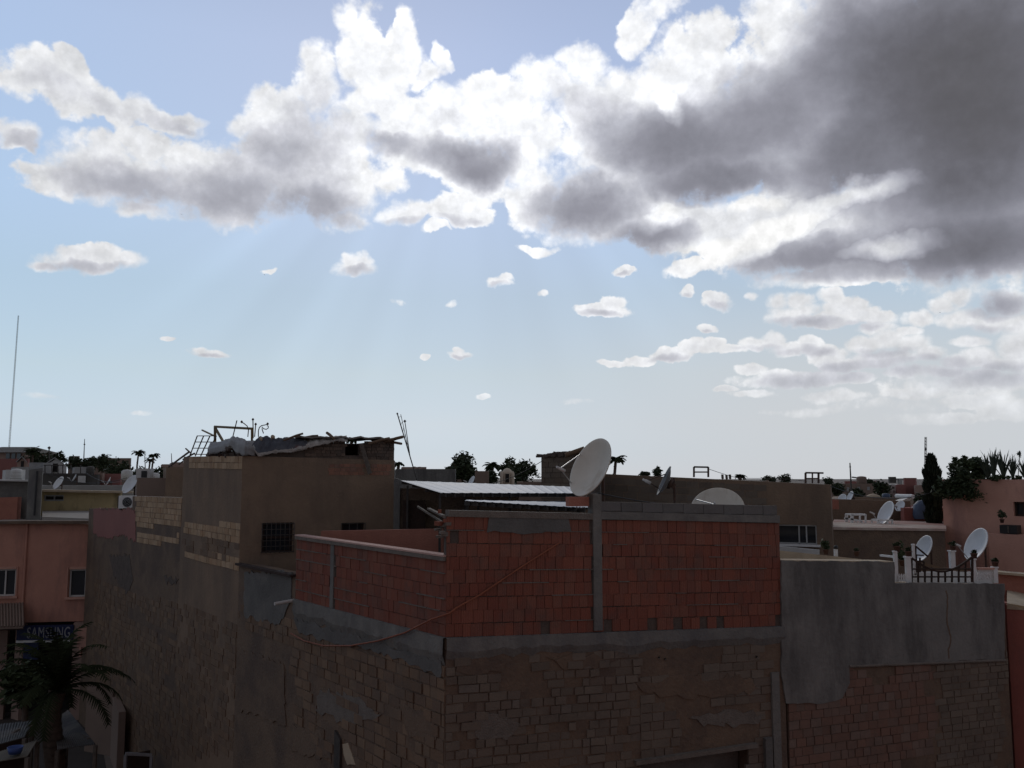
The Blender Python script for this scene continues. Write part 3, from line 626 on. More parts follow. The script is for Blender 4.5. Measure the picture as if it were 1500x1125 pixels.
# ------------------------------------------------------------------ dishes
def dish(label, px, py, d, diam, nrm, pole_to, mat_='dish_white', group=None, name='satellite_dish', arms=2, frame=None, deep=.15, feed=(.52,-.26)):
    c = P(px, py, d); n = Vector(nrm).normalized(); R0 = diam/2; dp = diam*deep
    rt = thing(name, label, 'satellite dish', (c.x, c.y, pole_to), group)
    prof = [(R0*math.sin(k/10*math.pi/2) if k else 1e-3, 0) for k in range(11)]
    pin = [(R0*k/9 if k else 1e-3, dp*(k/9)**2 - dp) for k in range(10)]
    b = MB(); b.lathe(pin + [(R0+.018, .002), (R0+.018, -.014)] + [(R0*k/9 if k else 1e-3, dp*(k/9)**2-dp-.012) for k in range(9, -1, -1)], c, n, 40)
    b.build('reflector', mat_, rt)
    up = Vector((0,0,1)); side = n.cross(up).normalized(); v = side.cross(n)
    foc = c + n*(diam*feed[0]) + v*(diam*feed[1])
    if arms:
        b = MB()
        for a in ((.50, -.62) if arms == 2 else (-1.45,)):
            q = c + (side*math.cos(a)+v*math.sin(a))*R0*.97
            b.tube([q, foc], .011, 5)
        ar = b.build('feed_arm', 'rusty_steel' if mat_ == 'dish_dark' else 'aluminium', rt)
        b = MB(); b.lathe([(1e-3,-.10),(.03,-.10),(.03,0),(.022,.02),(.022,.07),(1e-3,.07)], foc, n, 10); b.build('receiver', 'off_white', rt)
    bk = c - n*(dp+.02); 
    pole_top = bk - n*.12 + Vector((0,0,-.02))
    b = MB(); b.lathe([(1e-3,-.06),(.10,-.06),(.12,0),(1e-3,0)], bk, n, 12); b.beam(bk-n*.04, pole_top, .07, .10); b.beam(bk-n*.04+v*.14, pole_top-Vector((0,0,.14)), .025, .03); b.build('bracket', 'rusty_steel', rt)
    if frame is None:
        b = MB(); b.tube([(pole_top.x, pole_top.y, pole_to), (pole_top.x, pole_top.y, pole_top.z+.06)], .028, 8); b.build('pole', 'rusty_steel', rt)
    return rt
G_D = 'satellite dishes on the roofs'
dish('big grey satellite dish above the concrete column of the red brick wall', 864, 684, 15.05, 1.03, (-.80,-.45,.40), P(880,733,15.3).z-.05, 'dish_grey', G_D)
dish('dark satellite dish seen edge-on beside the round-topped dish behind the block course', 972, 704, 17.2, .58, (-.90,.05,.43), P(985,740,17.2).z-.8, 'dish_dark', G_D)
dish('pale satellite dish peeping over the block course like a dome', 1051, 746, 18.2, 1.05, (-.24,-.75,.60), P(1051,760,18).z-.9, 'dish_grey', G_D)

# ------------------------------------------------------------------ corrugated canopies behind the brick wall
def canopy(label, nl, nr, fr, fl, posts, ribs, name='metal_canopy'):
    rt = thing(name, label, 'canopy', ((nl.x+nr.x)/2, (nl.y+nr.y)/2, zSb1), 'corrugated canopies on the roof terrace')
    b = MB(); nseg = ribs*4; h = .007; pr = [0, h, 0, 0]
    def pt(i, v, dz=0):
        a = i/nseg; p = nl.lerp(nr, a).lerp(fl.lerp(fr, a), v); return p+Vector((0,0,pr[i % 4]+dz))
    for i in range(nseg):
        for k in range(3): b.face([pt(i,k/3), pt(i+1,k/3), pt(i+1,(k+1)/3), pt(i,(k+1)/3)], 0)
        b.face([pt(i,0,-.006), pt(i+1,0,-.006), pt(i+1,0), pt(i,0)], 0); b.face([pt(i+1,0,-.006), pt(i,0,-.006), pt(i,1,-.006), pt(i+1,1,-.006)], 0)
    b.build('roof_sheet', 'galvanised', rt)
    b = MB()
    for v in (.03, .35, .68, .97): b.beam(nl.lerp(fl, v)-Vector((0,0,.05)), nr.lerp(fr, v)-Vector((0,0,.05)), .04, .07)
    for i in range(2, nseg, 4): p = pt(i, .0); b.beam(p+Vector((0,-.012,-.055)), p+Vector((0,.09,-.055)), .035, .062)
    b.build('purlin', 'dark_metal', rt)
    for (a, v) in posts:
        p = nl.lerp(nr, a).lerp(fl.lerp(fr, a), v); b = MB(); b.beam((p.x, p.y, zSb1+.04), (p.x, p.y, p.z-.09), .05, .05); b.build('post', 'dark_metal', rt)
    return rt
canopy('upper corrugated canopy next to the tall brown house, ribs showing along its eave', P(646,722,18.6), P(850,722.5,18.9), P(838,713,23.6), P(587,704,22.3), [(.01,.05),(.5,.05),(.99,.05),(.02,.9),(.35,.9),(.98,.95)], 15)
canopy('lower corrugated canopy close behind the brick wall and its block course', P(681,733.5,16.9), P(850,743.5,15.75), P(1052,739.5,18.4), P(684,731.5,19.6), [(.02,.06),(.6,.06),(.05,.95),(.97,.95)], 13)
bk = thing('terrace_back_wall', 'dark brown back wall in the shade under the corrugated canopies', 'wall', (0, 22.4, zSb1))
b = MB(); b.wall(P(586,740,22.3), P(760,740,22.5), zSb1, P(700,712,22.4).z-.05, .15, [], 0); b.wall(P(760,740,22.5), Vector((5.0,22.4)), zSb1, P(850,745,22.4).z, .15, [], 0)
b.build('wall_face', 'adobe_plaster', bk)
b = MB(); a = P(607,740,22.1); b.box((a.x, a.y-.05, zSb1+.95), (.55,.06,1.9)); b.build('door', 'dark_wood', bk)
gp = MB(); p0_ = P(577,702,22.2); p1_ = P(586,702,22.2); gp.wall(p0_, p1_, zSb1, P(580,702,22.2).z, .14, [], 0)
tag(gp.build('pier', 'concrete', None, (p0_.x, p0_.y, zSb1)), 'narrow pale grey pier between the brown house and the upper canopy', 'pier')
# timber and scrap leaning at the broken corner
for i, (a, e, lab) in enumerate((((648,765,15.4),(612,742,17.0),'grey stick leaning from the broken brick corner into the shade'),((650,756,15.2),(628,745,16.5),'short weathered board lying at the broken brick corner'))):
    b = MB(); b.beam(P(*a), P(*e), .06 if i else .03, .03); tag(b.build('board' if i else 'stick', 'grey_wood', None, P(*a)), lab, 'timber')

# ------------------------------------------------------------------ tall brown house to the left
tall = thing('brown_house', 'tall brown plastered house with junk on its roof and a barred window', 'house', (-5.5, 24, 0))
h0 = g0; h1 = Vector((-2.98, 22.55)); sA, sB, sC = S(13.6), S(18.9), S(25.2)
zh0 = P(368, 668, 21.3).z; zh1 = P(578, 674, 22.5).z; zhA = P(273, 669, 24.9).z
win1 = px_rect(h0, h1, 385, 766, 428, 809); win2 = px_rect(h0, h1, 501, 766, 533, 790)
b = MB(); b.wall(h0, h1, 0, (zh0, zh1), .3, [win1, win2], 0)
rb1 = px_rect(h0, h1, 484, 681, 535, 695); rb2 = px_rect(h0, h1, 541, 681, 574, 695); rb3 = px_rect(h0, h1, 362, 668, 372, 690)
b.bricks(h0, h1, min(rb1[2],rb2[2])-.02, max(rb1[3],rb2[3])+.02, .13, .11, .010, .006, lambda s, z: rb1[0] < s < rb1[1] or rb2[0] < s < rb2[1], 1, .004, .25, rnd=rm)
b.build('front_wall', ['brown_plaster', 'orange_brick'], tall)
def street_part(t0, t1, z0, z1, mask, mats, name, bw, bh, zb, holes=(), proud=.012):
    a, e = S(t1), S(t0); b = MB(); b.wall(a, e, 0, (z1, z0), .35, holes, 0)
    if mask: b.bricks(a, e, zb, (z1, z0), bw, bh, .016, proud, mask, 1, .010, .35, rnd=rm)
    return b.build(name, mats, tall)
tA, tB = S(13.6), S(9.0)
def pxmask(a, e, rects, nzs=3., thr=-9.):
    rr = [[hit(x, y, a, e) for x, y in q] for q in rects]
    def inside(s, z):
        for q in rr:
            c = False
            for i in range(len(q)):
                (x1, y1), (x2, y2) = q[i], q[i-1]
                if (y1 > z) != (y2 > z) and s < (x2-x1)*(z-y1)/(y2-y1)+x1: c = not c
            if c: return True
        return False
    return lambda s, z: inside(s, z) and nz(s, z, 1.3, nzs) > thr
a1, e1 = S(13.6), S(9.0)
pale = pxmask(a1, e1, [[(276,670),(362,671),(362,689),(276,687)], [(270,763),(360,770),(360,796),(270,785)], [(270,805),(360,820),(360,838),(270,818)]])
old1 = pxmask(a1, e1, [[(268,785),(358,795),(358,822),(268,808)], [(200,862),(352,925),(352,965),(200,900)], [(268,880),(352,915),(352,1100),(200,1120)]], 6., -.3)
b = MB(); b.wall(a1, e1, 0, (zhA, zh0), .35, [], 0)
b.bricks(a1, e1, 3., (zhA, zh0), .26, .16, .014, .012, pale, 2, .007, .35, rnd=rm)
b.bricks(a1, e1, .5, (zhA, zh0), .30, .17, .018, .010, old1, 1, .009, .3, rnd=rm)
b.build('street_wall', ['brown_plaster', 'adobe_brick', 'pale_brick'], tall)
zs2 = P(235, 727, 27).z; a2, e2 = S(18.9), S(13.6)
pale2 = pxmask(a2, e2, [[(199,727),(269,729),(269,773),(199,770)], [(200,780),(262,784),(262,800),(200,792)]])
old2 = pxmask(a2, e2, [[(190,862),(275,893),(275,935),(185,890)], [(185,905),(275,945),(275,1110),(165,1110)]], 2., -.33)
b = MB(); b.wall(a2, e2, 0, (P(199,727,29).z, P(269,729,25).z), .35, [], 0)
b.bricks(a2, e2, 3., (P(199,727,29).z, P(269,729,25).z), .26, .16, .014, .012, pale2, 2, .006, .35, rnd=rm)
b.bricks(a2, e2, .5, (zs2, zs2), .30, .17, .018, .010, old2, 1, .010, .3, rnd=rm)
b.build('street_wall', ['adobe_plaster', 'adobe_brick', 'pale_brick'], tall)
a3, e3 = S(25.2), S(18.9)
old3 = pxmask(a3, e3, [[(140,850),(200,870),(200,1100),(130,1060)]], 4., -.3)
z3 = P(170, 745, 32).z
red3 = pxmask(a3, e3, [[(136,740),(201,740),(201,800),(136,790)]])
b = MB(); b.wall(a3, e3, 0, (P(139,745,34).z, P(199,744,29.2).z), .35, [], 0)
b.bricks(a3, e3, .5, (z3, z3), .30, .17, .018, .010, old3, 1, .010, .3, rnd=rm)
b.build('street_wall', ['adobe_plaster', 'adobe_brick'], tall)
skim(a3, e3, [(137,746),(198,746),(199,794),(180,784),(160,789),(137,782)], .012, 'far_red', tall, 'plaster_panel', 12, .07)
# broken-away plaster: dark, rough hollows
for pts_ in ([(160,815),(190,812),(196,850),(186,870),(168,845)],[(240,845),(262,848),(258,856),(243,853)]):
    skim(a3 if pts_[0][0] < 200 else a2, e3 if pts_[0][0] < 200 else e2, pts_, .012, 'dark_mortar', tall, 'plaster_patch', 14, .085)
# roofs and back walls so that the house is closed
b = MB(); nh = Vector((.8, .6)); q = [h0, h1, h1+Vector((-2.4, 3.4)), sA]
b.prism([h0-nS*.3, h1-Vector((.05,-.35)), h1+Vector((-2.4,3.4)), sA-nS*.3], zh0-.35, [zh0-.06, zh1-.06, zhA-.06, zhA-.06]); b.wall(h1-Vector((.02,-.3)), h1+Vector((-2.4,3.4)), 0, (zh1-.01, zhA-.1), .2)
b.build('roof', 'roof_screed', tall)
b = MB(); b.prism([sA-nS*.3, sA-nS*4, sB-nS*4, sB-nS*.3], zs2-.4, zs2-.12); b.prism([sB-nS*.31, sB-nS*4, sC-nS*4, sC-nS*.3], z3-.4, z3-.08); b.build('lower_roof', 'roof_screed', tall)
# barred windows
def barred(win, par, p0, p1, rows=2, colr=4, deep=.10, fm='dark_metal', boxed=0.):
    p0, p1 = Vector(p0[:2]), Vector(p1[:2]); d = (p1-p0).normalized(); n = Vector((d.y, -d.x)); a, b_, z0, z1 = win
    X = lambda s, o, z: Vector((p0.x+d.x*s+n.x*o, p0.y+d.y*s+n.y*o, z))
    b = MB(); b.wall(X(a,-.2,0), X(b_,-.2,0), z0, z1, .03, [], 0); gl = b.build('window', 'dark_glass', par)
    b = MB()
    for s in (a+.025, b_-.025): b.beam(X(s,-.15,z0), X(s,-.15,z1), .05, .06, up=(d.x,d.y,0))
    for z in (z0+.025, z1-.025, (z0+z1)/2): b.beam(X(a+.051,-.15,z), X(b_-.051,-.15,z), .06, .05)
    b.build('frame', 'dark_wood', gl)
    b = MB(); o = .03+boxed
    for k in range(colr+1): s = a-.02+(b_-a+.04)*k/colr; b.tube([X(s,-.02,z1+.0), X(s,o,z1-.02), X(s,o,z0+.03), X(s,-.02,z0)], .009, 5)
    for k in range(rows+1): z = z0+.03+(z1-z0-.05)*k/rows; b.tube([X(a-.02,-.02,z), X(a-.02,o,z), X(b_+.02,o,z), X(b_+.02,-.02,z)], .009, 5)
    b.build('grille', fm, gl); return gl
barred(win1, tall, h0, h1, 5, 7, boxed=.08); barred(win2, tall, h0, h1, 1, 3)
# plank hanging down the front
b = MB(); e = P(541, 671, 22.1); b.beam(P(529,650,22.2), P(542,694,22.2), .10, .03, up=(0,1,0)); tag(b.build('plank', 'grey_wood', None, P(541,694,22.2)), 'grey plank hanging down the front of the brown house from the roof shack', 'timber')
# ------------------------------------------------------------------ junk on the roof of the tall house
dH = (h1-h0).normalized(); nH = Vector((dH.y, -dH.x))
def H3(px, py, o=0.):
    """a point above the front wall line of the tall house, o metres out from (or, negative, behind) it"""
    if px < 362:      # round the corner, over the street wall
        s, z = hit(px, py, a1, e1); q = a1+(e1-a1).normalized()*s
    else:
        s, z = hit(px, py, h0, h1); q = h0+dH*s
    return Vector((q.x, q.y, z)) - ray(px, py).normalized()*o
def HS(s, z, o): q = h0+dH*s+nH*o; return Vector((q.x, q.y, z))
def tarp(label, rows, mname, seed, hem=None, cols=34):
    """cloth laid over the wall top: rows = outlines (px, py) from the front edge over the ridge to the back, with metres out"""
    b = MB(); vs = []
    def along(pts, u):
        x = pts[0][0]+(pts[-1][0]-pts[0][0])*u
        for i in range(len(pts)-1):
            if pts[i][0] <= x <= pts[i+1][0]:
                f = (x-pts[i][0])/(pts[i+1][0]-pts[i][0]); return x, pts[i][1]+(pts[i+1][1]-pts[i][1])*f
        return x, pts[-1][1]
    fine = []
    for r_ in range(len(rows)-1):
        for k in range(4): fine.append((r_, k/4))
    fine.append((len(rows)-2, 1.))
    for (r_, f) in fine:
        for c in range(cols+1):
            u = c/cols; (xa, ya), (xb, yb) = along(rows[r_][0], u), along(rows[r_+1][0], u); oa, ob = rows[r_][1], rows[r_+1][1]
            p = H3(xa+(xb-xa)*f, ya+(yb-ya)*f, oa+(ob-oa)*f)
            w = noise.noise(Vector((u*13, r_+f*1.5, seed)))*.05+noise.noise(Vector((u*31, (r_+f)*3, seed+3)))*.028
            vs.append(p + Vector((nH.x*w, nH.y*w, w*.7)))
    n = cols+1; fs = [(i*n+c, i*n+c+1, (i+1)*n+c+1, (i+1)*n+c) for i in range(len(fine)-1) for c in range(cols)]
    b.mesh(vs, fs, 0, 0., True)
    if hem: 
        for i in range(len(b.f)): 
            if i < cols*hem: b.m[i] = 1
    o = b.build('tarpaulin', [mname, 'pale_tarp'], None, H3(rows[0][0][0][0], 670)); 
    sd = o.modifiers.new('thickness', 'SOLIDIFY'); sd.thickness = .012
    return tag(o, label, 'tarpaulin', 'tarpaulins on the roof of the brown house')
tarp('crumpled light grey tarpaulin heaped at the corner of the brown house roof', [
 ([(304,666),(318,664),(330,661),(338,652),(346,664),(357,667),(374,668)], .05), ([(304,658),(318,655),(330,651),(338,645),(347,651),(358,654),(374,656)], .10), ([(308,648),(322,647),(333,643),(342,639),(352,641),(362,645),(374,646)], -.12), ([(308,652),(322,652),(333,650),(342,646),(352,647),(362,651),(374,652)], -.7)], 'light_tarp', 2, None, 30)
tarp('dark blue tarpaulin with a pale hem and a rusty patch over the roof edge', [
 ([(370,655),(379,669),(400,664),(430,662),(450,658)], .09), ([(369,653),(378,664),(400,660),(430,657),(450,653)], .08), ([(374,645),(380,652),(400,650),(430,648),(450,645)], -.02), ([(378,641),(388,638),(400,642),(430,641),(450,642)], -.2), ([(378,643),(388,641),(400,644),(430,643),(450,644)], -.7)], 'blue_tarp', 5, 4, 36)
tarp('long pale strip of tarpaulin drooping across the front of the roof shack', [
 ([(428,662),(455,655),(480,650),(495,645),(509,648)], .10), ([(428,657),(455,650),(480,646),(495,643),(509,645)], .08), ([(428,652),(455,645),(480,642),(495,640),(508,642)], -.05), ([(428,645),(455,641),(480,640),(495,638),(508,638)], -.3)], 'pale_tarp', 9, None, 30)
# heap of broken wood and stones that the tarpaulins cover
rr = random.Random(31); b = MB()
for k in range(150):
    x = rr.uniform(309,470); f = rr.random()**1.3; top = 8 if x < 320 else (12 if x < 375 else (18 if x < 420 else 11)); c = H3(x, 668-top*f, -rr.uniform(.22,.75))
    b.box(tuple(c), (rr.uniform(.08,.30), rr.uniform(.05,.2), rr.uniform(.04,.12)), 0, k % 2, 0, Matrix.Rotation(rr.uniform(0,3),3,'Z')@Matrix.Rotation(rr.uniform(-.4,.4),3,'X'))
tag(b.build('scrap_heap', ['dark_wood','dark_mortar'], None, H3(380,668,-.4)), 'dark heap of broken wood and stones bulging under the tarpaulins', 'heap')
# shack: dark dry wall of stones and boards with an opening
shack = thing('roof_shack', 'low dark roof shack of stone and boards with a square opening', 'shack', H3(520, 672, -.3))
s0_, zt_ = hit(448, 648, h0, h1); s1_, zt2 = hit(579, 645, h0, h1); op = px_rect(h0, h1, 507, 650, 527, 670)
b = MB(); zb_ = zh1-.08; b.wall(HS(0,0,-.10).to_2d(), HS(s1_+.0,0,-.10).to_2d(), zb_, (P(448,664,21.6).z-.1, zt2+.03), .18, [(op[0], op[1], op[2]+.05, op[3])], 0)
def shmask(s, z): return s > s0_ and not (op[0]-.02 < s < op[1]+.02 and z > op[2])
b.bricks(HS(0,0,-.10).to_2d(), HS(s1_,0,-.10).to_2d(), zb_, (zt2-.02, zt2-.02), .16, .075, .012, .02, shmask, 1, .016, .5, .06, rnd=rm, s0=s0_)
b.build('wall_face', ['dark_mortar', 'stone_dark'] if 'stone_dark' in MATS else ['dark_mortar', brick_mat('stone_dark', [(.12,.085,.065),(.17,.12,.09),(.10,.075,.06)], damt=.6)], shack)
b = MB(); b.wall(HS(s0_-.2,0,-1.2).to_2d(), HS(s1_,0,-1.2).to_2d(), zb_, zt2-.05, .1); q0_, q1_ = HS(s1_-.02,0,-.29), HS(s1_-.02,0,-1.2); b.wall(q0_.to_2d(), q1_.to_2d(), zb_, zt2-.03, .1); b.build('back_wall', 'dark_wood', shack)
b = MB(); n = 26; prev = None; rr = random.Random(4)
for i in range(n+1):
    s = s0_-.25+(s1_+.12-s0_+.25)*i/n; z = zt2+.02+.02*math.sin(i*1.3)+rr.uniform(-.012,.016)
    cur = [HS(s, z, .05+rr.uniform(-.03,.05)), HS(s, z+.045, -.0), HS(s, z+.05, -1.25), HS(s, z, .02), HS(s, z-.0, -1.25)]
    if prev:
        b.face([prev[0],cur[0],cur[1],prev[1]],0); b.face([prev[1],cur[1],cur[2],prev[2]],0); b.face([prev[3],prev[4],cur[4],cur[3]],0)
        b.face([prev[0],prev[3],cur[3],cur[0]],0)
    prev = cur
b.build('roof', 'grey_wood', shack)
LOGS = [((548,648,.1),(571,642,.25),.05,'log end sticking up out of the shack roof above the opening'),((570,646,.0),(590,640,.35),.055,'thick log end jutting past the end of the shack roof'),((560,646,-.4),(588,650,.3),.045,'thinner log poking out just under the thick log end'),((486,640,.1),(479,634,-.2),.05,'short stump standing on the pale tarpaulin strip'),((424,642,.0),(444,635,.1),.035,'flat piece of wood lying on the blue tarpaulin'),((450,640,-.3),(466,638,-.2),.03,'thin board end behind the blue tarpaulin')]
for a, e, r_, lab in LOGS:
    b = MB(); A_, E_ = H3(a[0],a[1],a[2]), H3(e[0],e[1],e[2]); dd = (A_-E_).normalized(); b.tube([A_+dd*.15, A_, (A_+E_)/2+Vector((0,0,.01)), E_], [r_*.65, r_*.8, r_*.75, r_*.7], 9); tag(b.build('log', 'wood', None, A_), lab, 'timber', 'timbers on the roof shack')
for k, (x, y) in enumerate(((399,640),(381,643))):
    b = MB(); c = H3(x, y, -.15); vs_ = []
    bmx = bmesh.new(); bmesh.ops.create_icosphere(bmx, subdivisions=2, radius=.055)
    for v in bmx.verts: v.co *= 1+.4*noise.noise(v.co*9+Vector((k*7,0,0)))
    b.mesh([c+v.co for v in bmx.verts], [tuple(v.index for v in f.verts) for f in bmx.faces], 0); bmx.free()
    tag(b.build('stone', 'tan_screed', None, c), ('pale stone weighing down the peak of the blue tarpaulin','small stone at the upper left corner of the blue tarpaulin')[k], 'stone')
# palm tuft behind shack
# steel frames and bent bars
def bars(name, label, cat, segs, mname, loc, group=None):
    b = MB()
    for a, e, w in segs: b.beam(a, e, w, w)
    return tag(b.build(name, mname, None, loc), label, cat, group)
Hm = lambda x, y, o=-.5: H3(x, y, o)
bars('steel_frame', 'ochre steel gate frame standing on the roof of the brown house', 'frame', [(Hm(315,666),Hm(315,624),.055),(Hm(315,625),Hm(370,628),.06),(Hm(369,656),Hm(369,628),.05),(Hm(316,628),Hm(327,647),.05),(Hm(327,647),Hm(333,650),.04),(Hm(296,630),Hm(315,639),.035)], 'ochre_paint', Hm(315,666))
gr = []
for k in range(4): gr.append((Hm(289+k*9.3,638.5,-.45), Hm(278+k*8,668,-.3), .024))
for k in range(4): y = 638.5+k*9; gr.append((Hm(289-k*3.6,y,-.45), Hm(315-k*3.6,y,-.45), .022))
bars('window_grille', 'rusty square-barred window grille leaning at the roof corner', 'grille', gr, 'rusty_steel', Hm(285,668,-.4))
bars('scaffold_pole', 'bent steel poles sloping down from the roof corner over the lower house', 'pole', [(Hm(247,684,-1.2),Hm(277,662,-.9),.04),(Hm(268,673,-1.),Hm(285,664,-.8),.035),(Hm(272,657,-1.),Hm(280,664,-.9),.03),(Hm(262,680,-1.),Hm(276,670,-.8),.028)], 'rusty_steel', Hm(276,668,-.9))
for pts_, lab in (([(341,640),(347,616)],'straight iron bar leaning up behind the ochre steel frame'),([(371,642),(370.5,615)],'tall thin iron bar with a knob at the right post of the ochre frame'),([(373,640),(374.5,622)],'shorter iron bar with a knob beside the tall thin one')):
    b = MB(); q = [H3(x, y, -.6) for x, y in pts_]; b.tube(q, .014, 6)
    if pts_[0][0] > 350: b.lathe([(1e-3,-.03),(.03,0),(.03,.02),(1e-3,.05)], q[-1], (0,0,1), 8)
    tag(b.build('iron_bar', 'rusty_steel', None, q[0]), lab, 'iron bar', 'iron bars on the roof of the brown house')
def curl(pts_, lab, knob=True):
    b = MB(); q = [H3(x, y, -.6) for x, y in pts_]; b.tube(q, .013, 6); 
    if knob: b.lathe([(1e-3,-.03),(.032,0),(.03,.02),(1e-3,.05)], q[-1], (0,0,1), 8)
    tag(b.build('scroll_bar', 'rusty_steel', None, q[0]), lab, 'iron bar', 'curled iron bars on the roof of the brown house')
curl([(378.5,640),(378.5,631),(380,626),(383,623.5),(388,622.5),(392,621.5)], 'iron scroll bar curving over towards a knob beside the blue tarpaulin')
curl([(386,635),(384,629),(384,625),(386,628),(390,629),(393,627),(393,624),(391,624)], 'small curled iron scroll under the curving bar', False)
curl([(363,640),(364,630),(362,624),(357,620),(354,618.5)], 'iron scroll bar curving over inside the ochre frame')
# plants between the bars
# ------------------------------------------------------------------ leaning lattice aerial behind the canopy
b = MB(); a_, t_ = P(611,704,27), P(582,606,27); a2, t2 = P(606,690,27.4), P(590,610,27.4)
b.tube([a_, t_], .018, 5); b.tube([P(604,682,27.3), P(587,607,27.3)], .010, 5); b.tube([P(600,664,27.1), P(593,617,27.1)], .013, 5)
for k in range(9):
    f = k/9+.05; b.tube([a_.lerp(t_, f), P(604,682,27.3).lerp(P(587,607,27.3), min(1, f+.03))], .007, 4)
b.lathe([(1e-3,-.05),(.05,0),(1e-3,.05)], P(593,617,27.1), (0,0,1), 8); b.lathe([(1e-3,-.04),(.035,0),(1e-3,.04)], t_, (0,0,1), 8)
tag(b.build('aerial_mast', 'dark_metal', None, a_), 'thin lattice aerial leaning over beside the brown house', 'aerial')

# ------------------------------------------------------------------ grey rendered house to the right
k0, k1 = Rr(RL+.04), Rr(12.05); KL = (k1-k0).length; dR = (f1-f0).normalized()
grey = thing('grey_house', 'house with a stepped grey cement render over worn red brickwork', 'house', (8, 19, 0))
ks = hit(1309, 850, k0, k1)[0]; zg0 = hit(1150, 821, k0, k1)[1]; zg1 = hit(1309, 823, k0, k1)[1]; zg2 = hit(1311, 853, k0, k1)[1]; zg3 = hit(1470, 855, k0, k1)[1]
kr = hit(1472, 900, k0, k1)[0]
def wmask(s, z):
    zl = hit(1240, 972, k0, k1)[1]
    return z < zl and (nz(s, z, 1.0, 12.) > -.30)
b = MB(); b.wall(k0, k0+dR*ks, 0, (zg0-.03, zg1-.03), .35, [], 0); b.wall(k0+dR*ks, k0+dR*kr, 0, (zg2-.03, zg3-.03), .35, [], 0)
b.bricks(k0, k0+dR*kr, 3., (zg2-1.4, zg2-1.4), .215, .15, .014, .014, lambda s, z: wmask(s, z) and s < ks+.9, 1, .010, .3, rnd=rm)
b.bricks(k0, k0+dR*kr, 3., (zg2-1.35, zg2-1.35), .24, .13, .016, .012, lambda s, z: wmask(s, z) and s >= ks+.9, 2, .010, .3, rnd=rm)
b.build('masonry', ['adobe_plaster', 'worn_red_brick', 'old_block'], grey)
def render_coat(pts_, out, name, mm, seed):
    return skim(k0, k0+dR*kr, pts_, out, mm, grey, name, seed, .014)
render_coat([(1143,821),(1308,823),(1310,900),(1312,972),(1242,976),(1243,1000),(1232,1022),(1205,1030),(1150,1030),(1143,990)], .035, 'cement_render', 'grey_render', 3)
render_coat([(1307,853.5),(1470,855),(1470,965),(1390,968),(1307,972.5)], .028, 'cement_render', 'grey_render', 4)
b = MB(); e0 = Vector(hit(1242,975,k0,k1)); e1 = Vector(hit(1470,966,k0,k1)); prev = None
pts_ = []
for i in range(25):
    v = e0.lerp(e1, i/24); q = k0+dR*v[0]+nR*(.03+.012*noise.noise(Vector((i*.9,0,0)))); pts_.append(Vector((q.x, q.y, v[1]-.01+.012*noise.noise(Vector((i*.7,3,0))))))
b.tube(pts_, [.03+.012*noise.noise(Vector((i*1.3,5,0))) for i in range(25)], 6); b.build('render_lip', 'mortar', grey)
# crack down the render
b = MB(); cr_ = [(1384,865),(1387,885),(1385,905),(1389,925),(1391,938),(1387,955),(1388,967)]; prev = None
fine = []
for i in range(len(cr_)-1):
    for f in (0,.25,.5,.75): x = cr_[i][0]+(cr_[i+1][0]-cr_[i][0])*f+random.uniform(-1,1); y = cr_[i][1]+(cr_[i+1][1]-cr_[i][1])*f; fine.append((x, y))
for i in range(len(fine)-1):
    a = hit(*fine[i], k0, k1); e = hit(*fine[i+1], k0, k1); q0 = k0+dR*a[0]+nR*.0295; q1 = k0+dR*e[0]+nR*.0295
    b.beam((q0.x,q0.y,a[1]), (q1.x,q1.y,e[1]), .03, .006, up=(nR.x,nR.y,0))
b.build('crack_filler', 'adobe_plaster', grey)
# side and roof
b = MB(); b.wall(k0+dR*kr-nR*.352, k0+dR*kr-nR*5.2, 0, (zg3-.03, zg3-.4), .3, [], 0); b.build('side_wall', 'grey_render', grey)
b = MB(); bz = zg1-.05
kp = [k0-nR*.35, k0+dR*(ks)-nR*.35, k0+dR*ks-nR*7.0, k0-nR*7.0]
b.prism(kp, bz-.4, bz-.25); b.prism([k0+dR*ks-nR*.35, k0+dR*(kr-.3)-nR*.35, k0+dR*(kr-.3)-nR*7.0, k0+dR*ks-nR*7.0], zg2-.5, zg2-.30); b.build('roof_terrace', 'tan_screed', grey)
b = MB(); c = .05; a = k0-nR*.16; e = k0+dR*ks-nR*.16; b.beam((a.x,a.y,zg0-.015), (e.x,e.y,zg1-.015), .36, .05); b.build('coping', 'tan_screed', grey)
# inner parapet of the terrace (tan), receding
b = MB(); w0 = P(1139,803,19.2); w1 = P(1300,826,20.2); b.wall(P(1139,803,18.9), P(1262,819,20.2), bz-.25, (P(1139,806,18.9).z, P(1262,819,20.2).z), .15, [], 0); b.build('inner_parapet', 'tan_screed', grey)

# ------------------------------------------------------------------ long brown wall of the house behind, with a sliding window
back = thing('long_brown_house', 'long dull brown house behind the dishes with a sliding window', 'house', (8, 31, 0))
d0, d1 = P(880,700,29.5), P(1136,700,27.0); d2 = P(1216,700,26.4)
D0, D1 = d0.to_2d(), d2.to_2d()
zd0 = P(880,694,29.5).z; zd1 = P(1216,710,26.4).z
wd = px_rect(D0, D1, 1138, 768, 1197, 798)
b = MB(); b.wall(D0, D1, 0, (zd0, zd1), .3, [wd], 0)
b.bricks(D0, D1, 7.4, (zd0-.1, zd1-.1), .42, .21, .02, .006, lambda s, z: nz(s, z, .45, 7.7) > -.2 and s < 6.0, 1, .004, .1, rnd=rm)
b.build('wall_face', ['brown_plaster', 'old_block'], back)
dD = (D1-D0).normalized(); nD = Vector((dD.y, -dD.x)); X3 = lambda s, z, o: Vector((D0.x+dD.x*s+nD.x*o, D0.y+dD.y*s+nD.y*o, z))
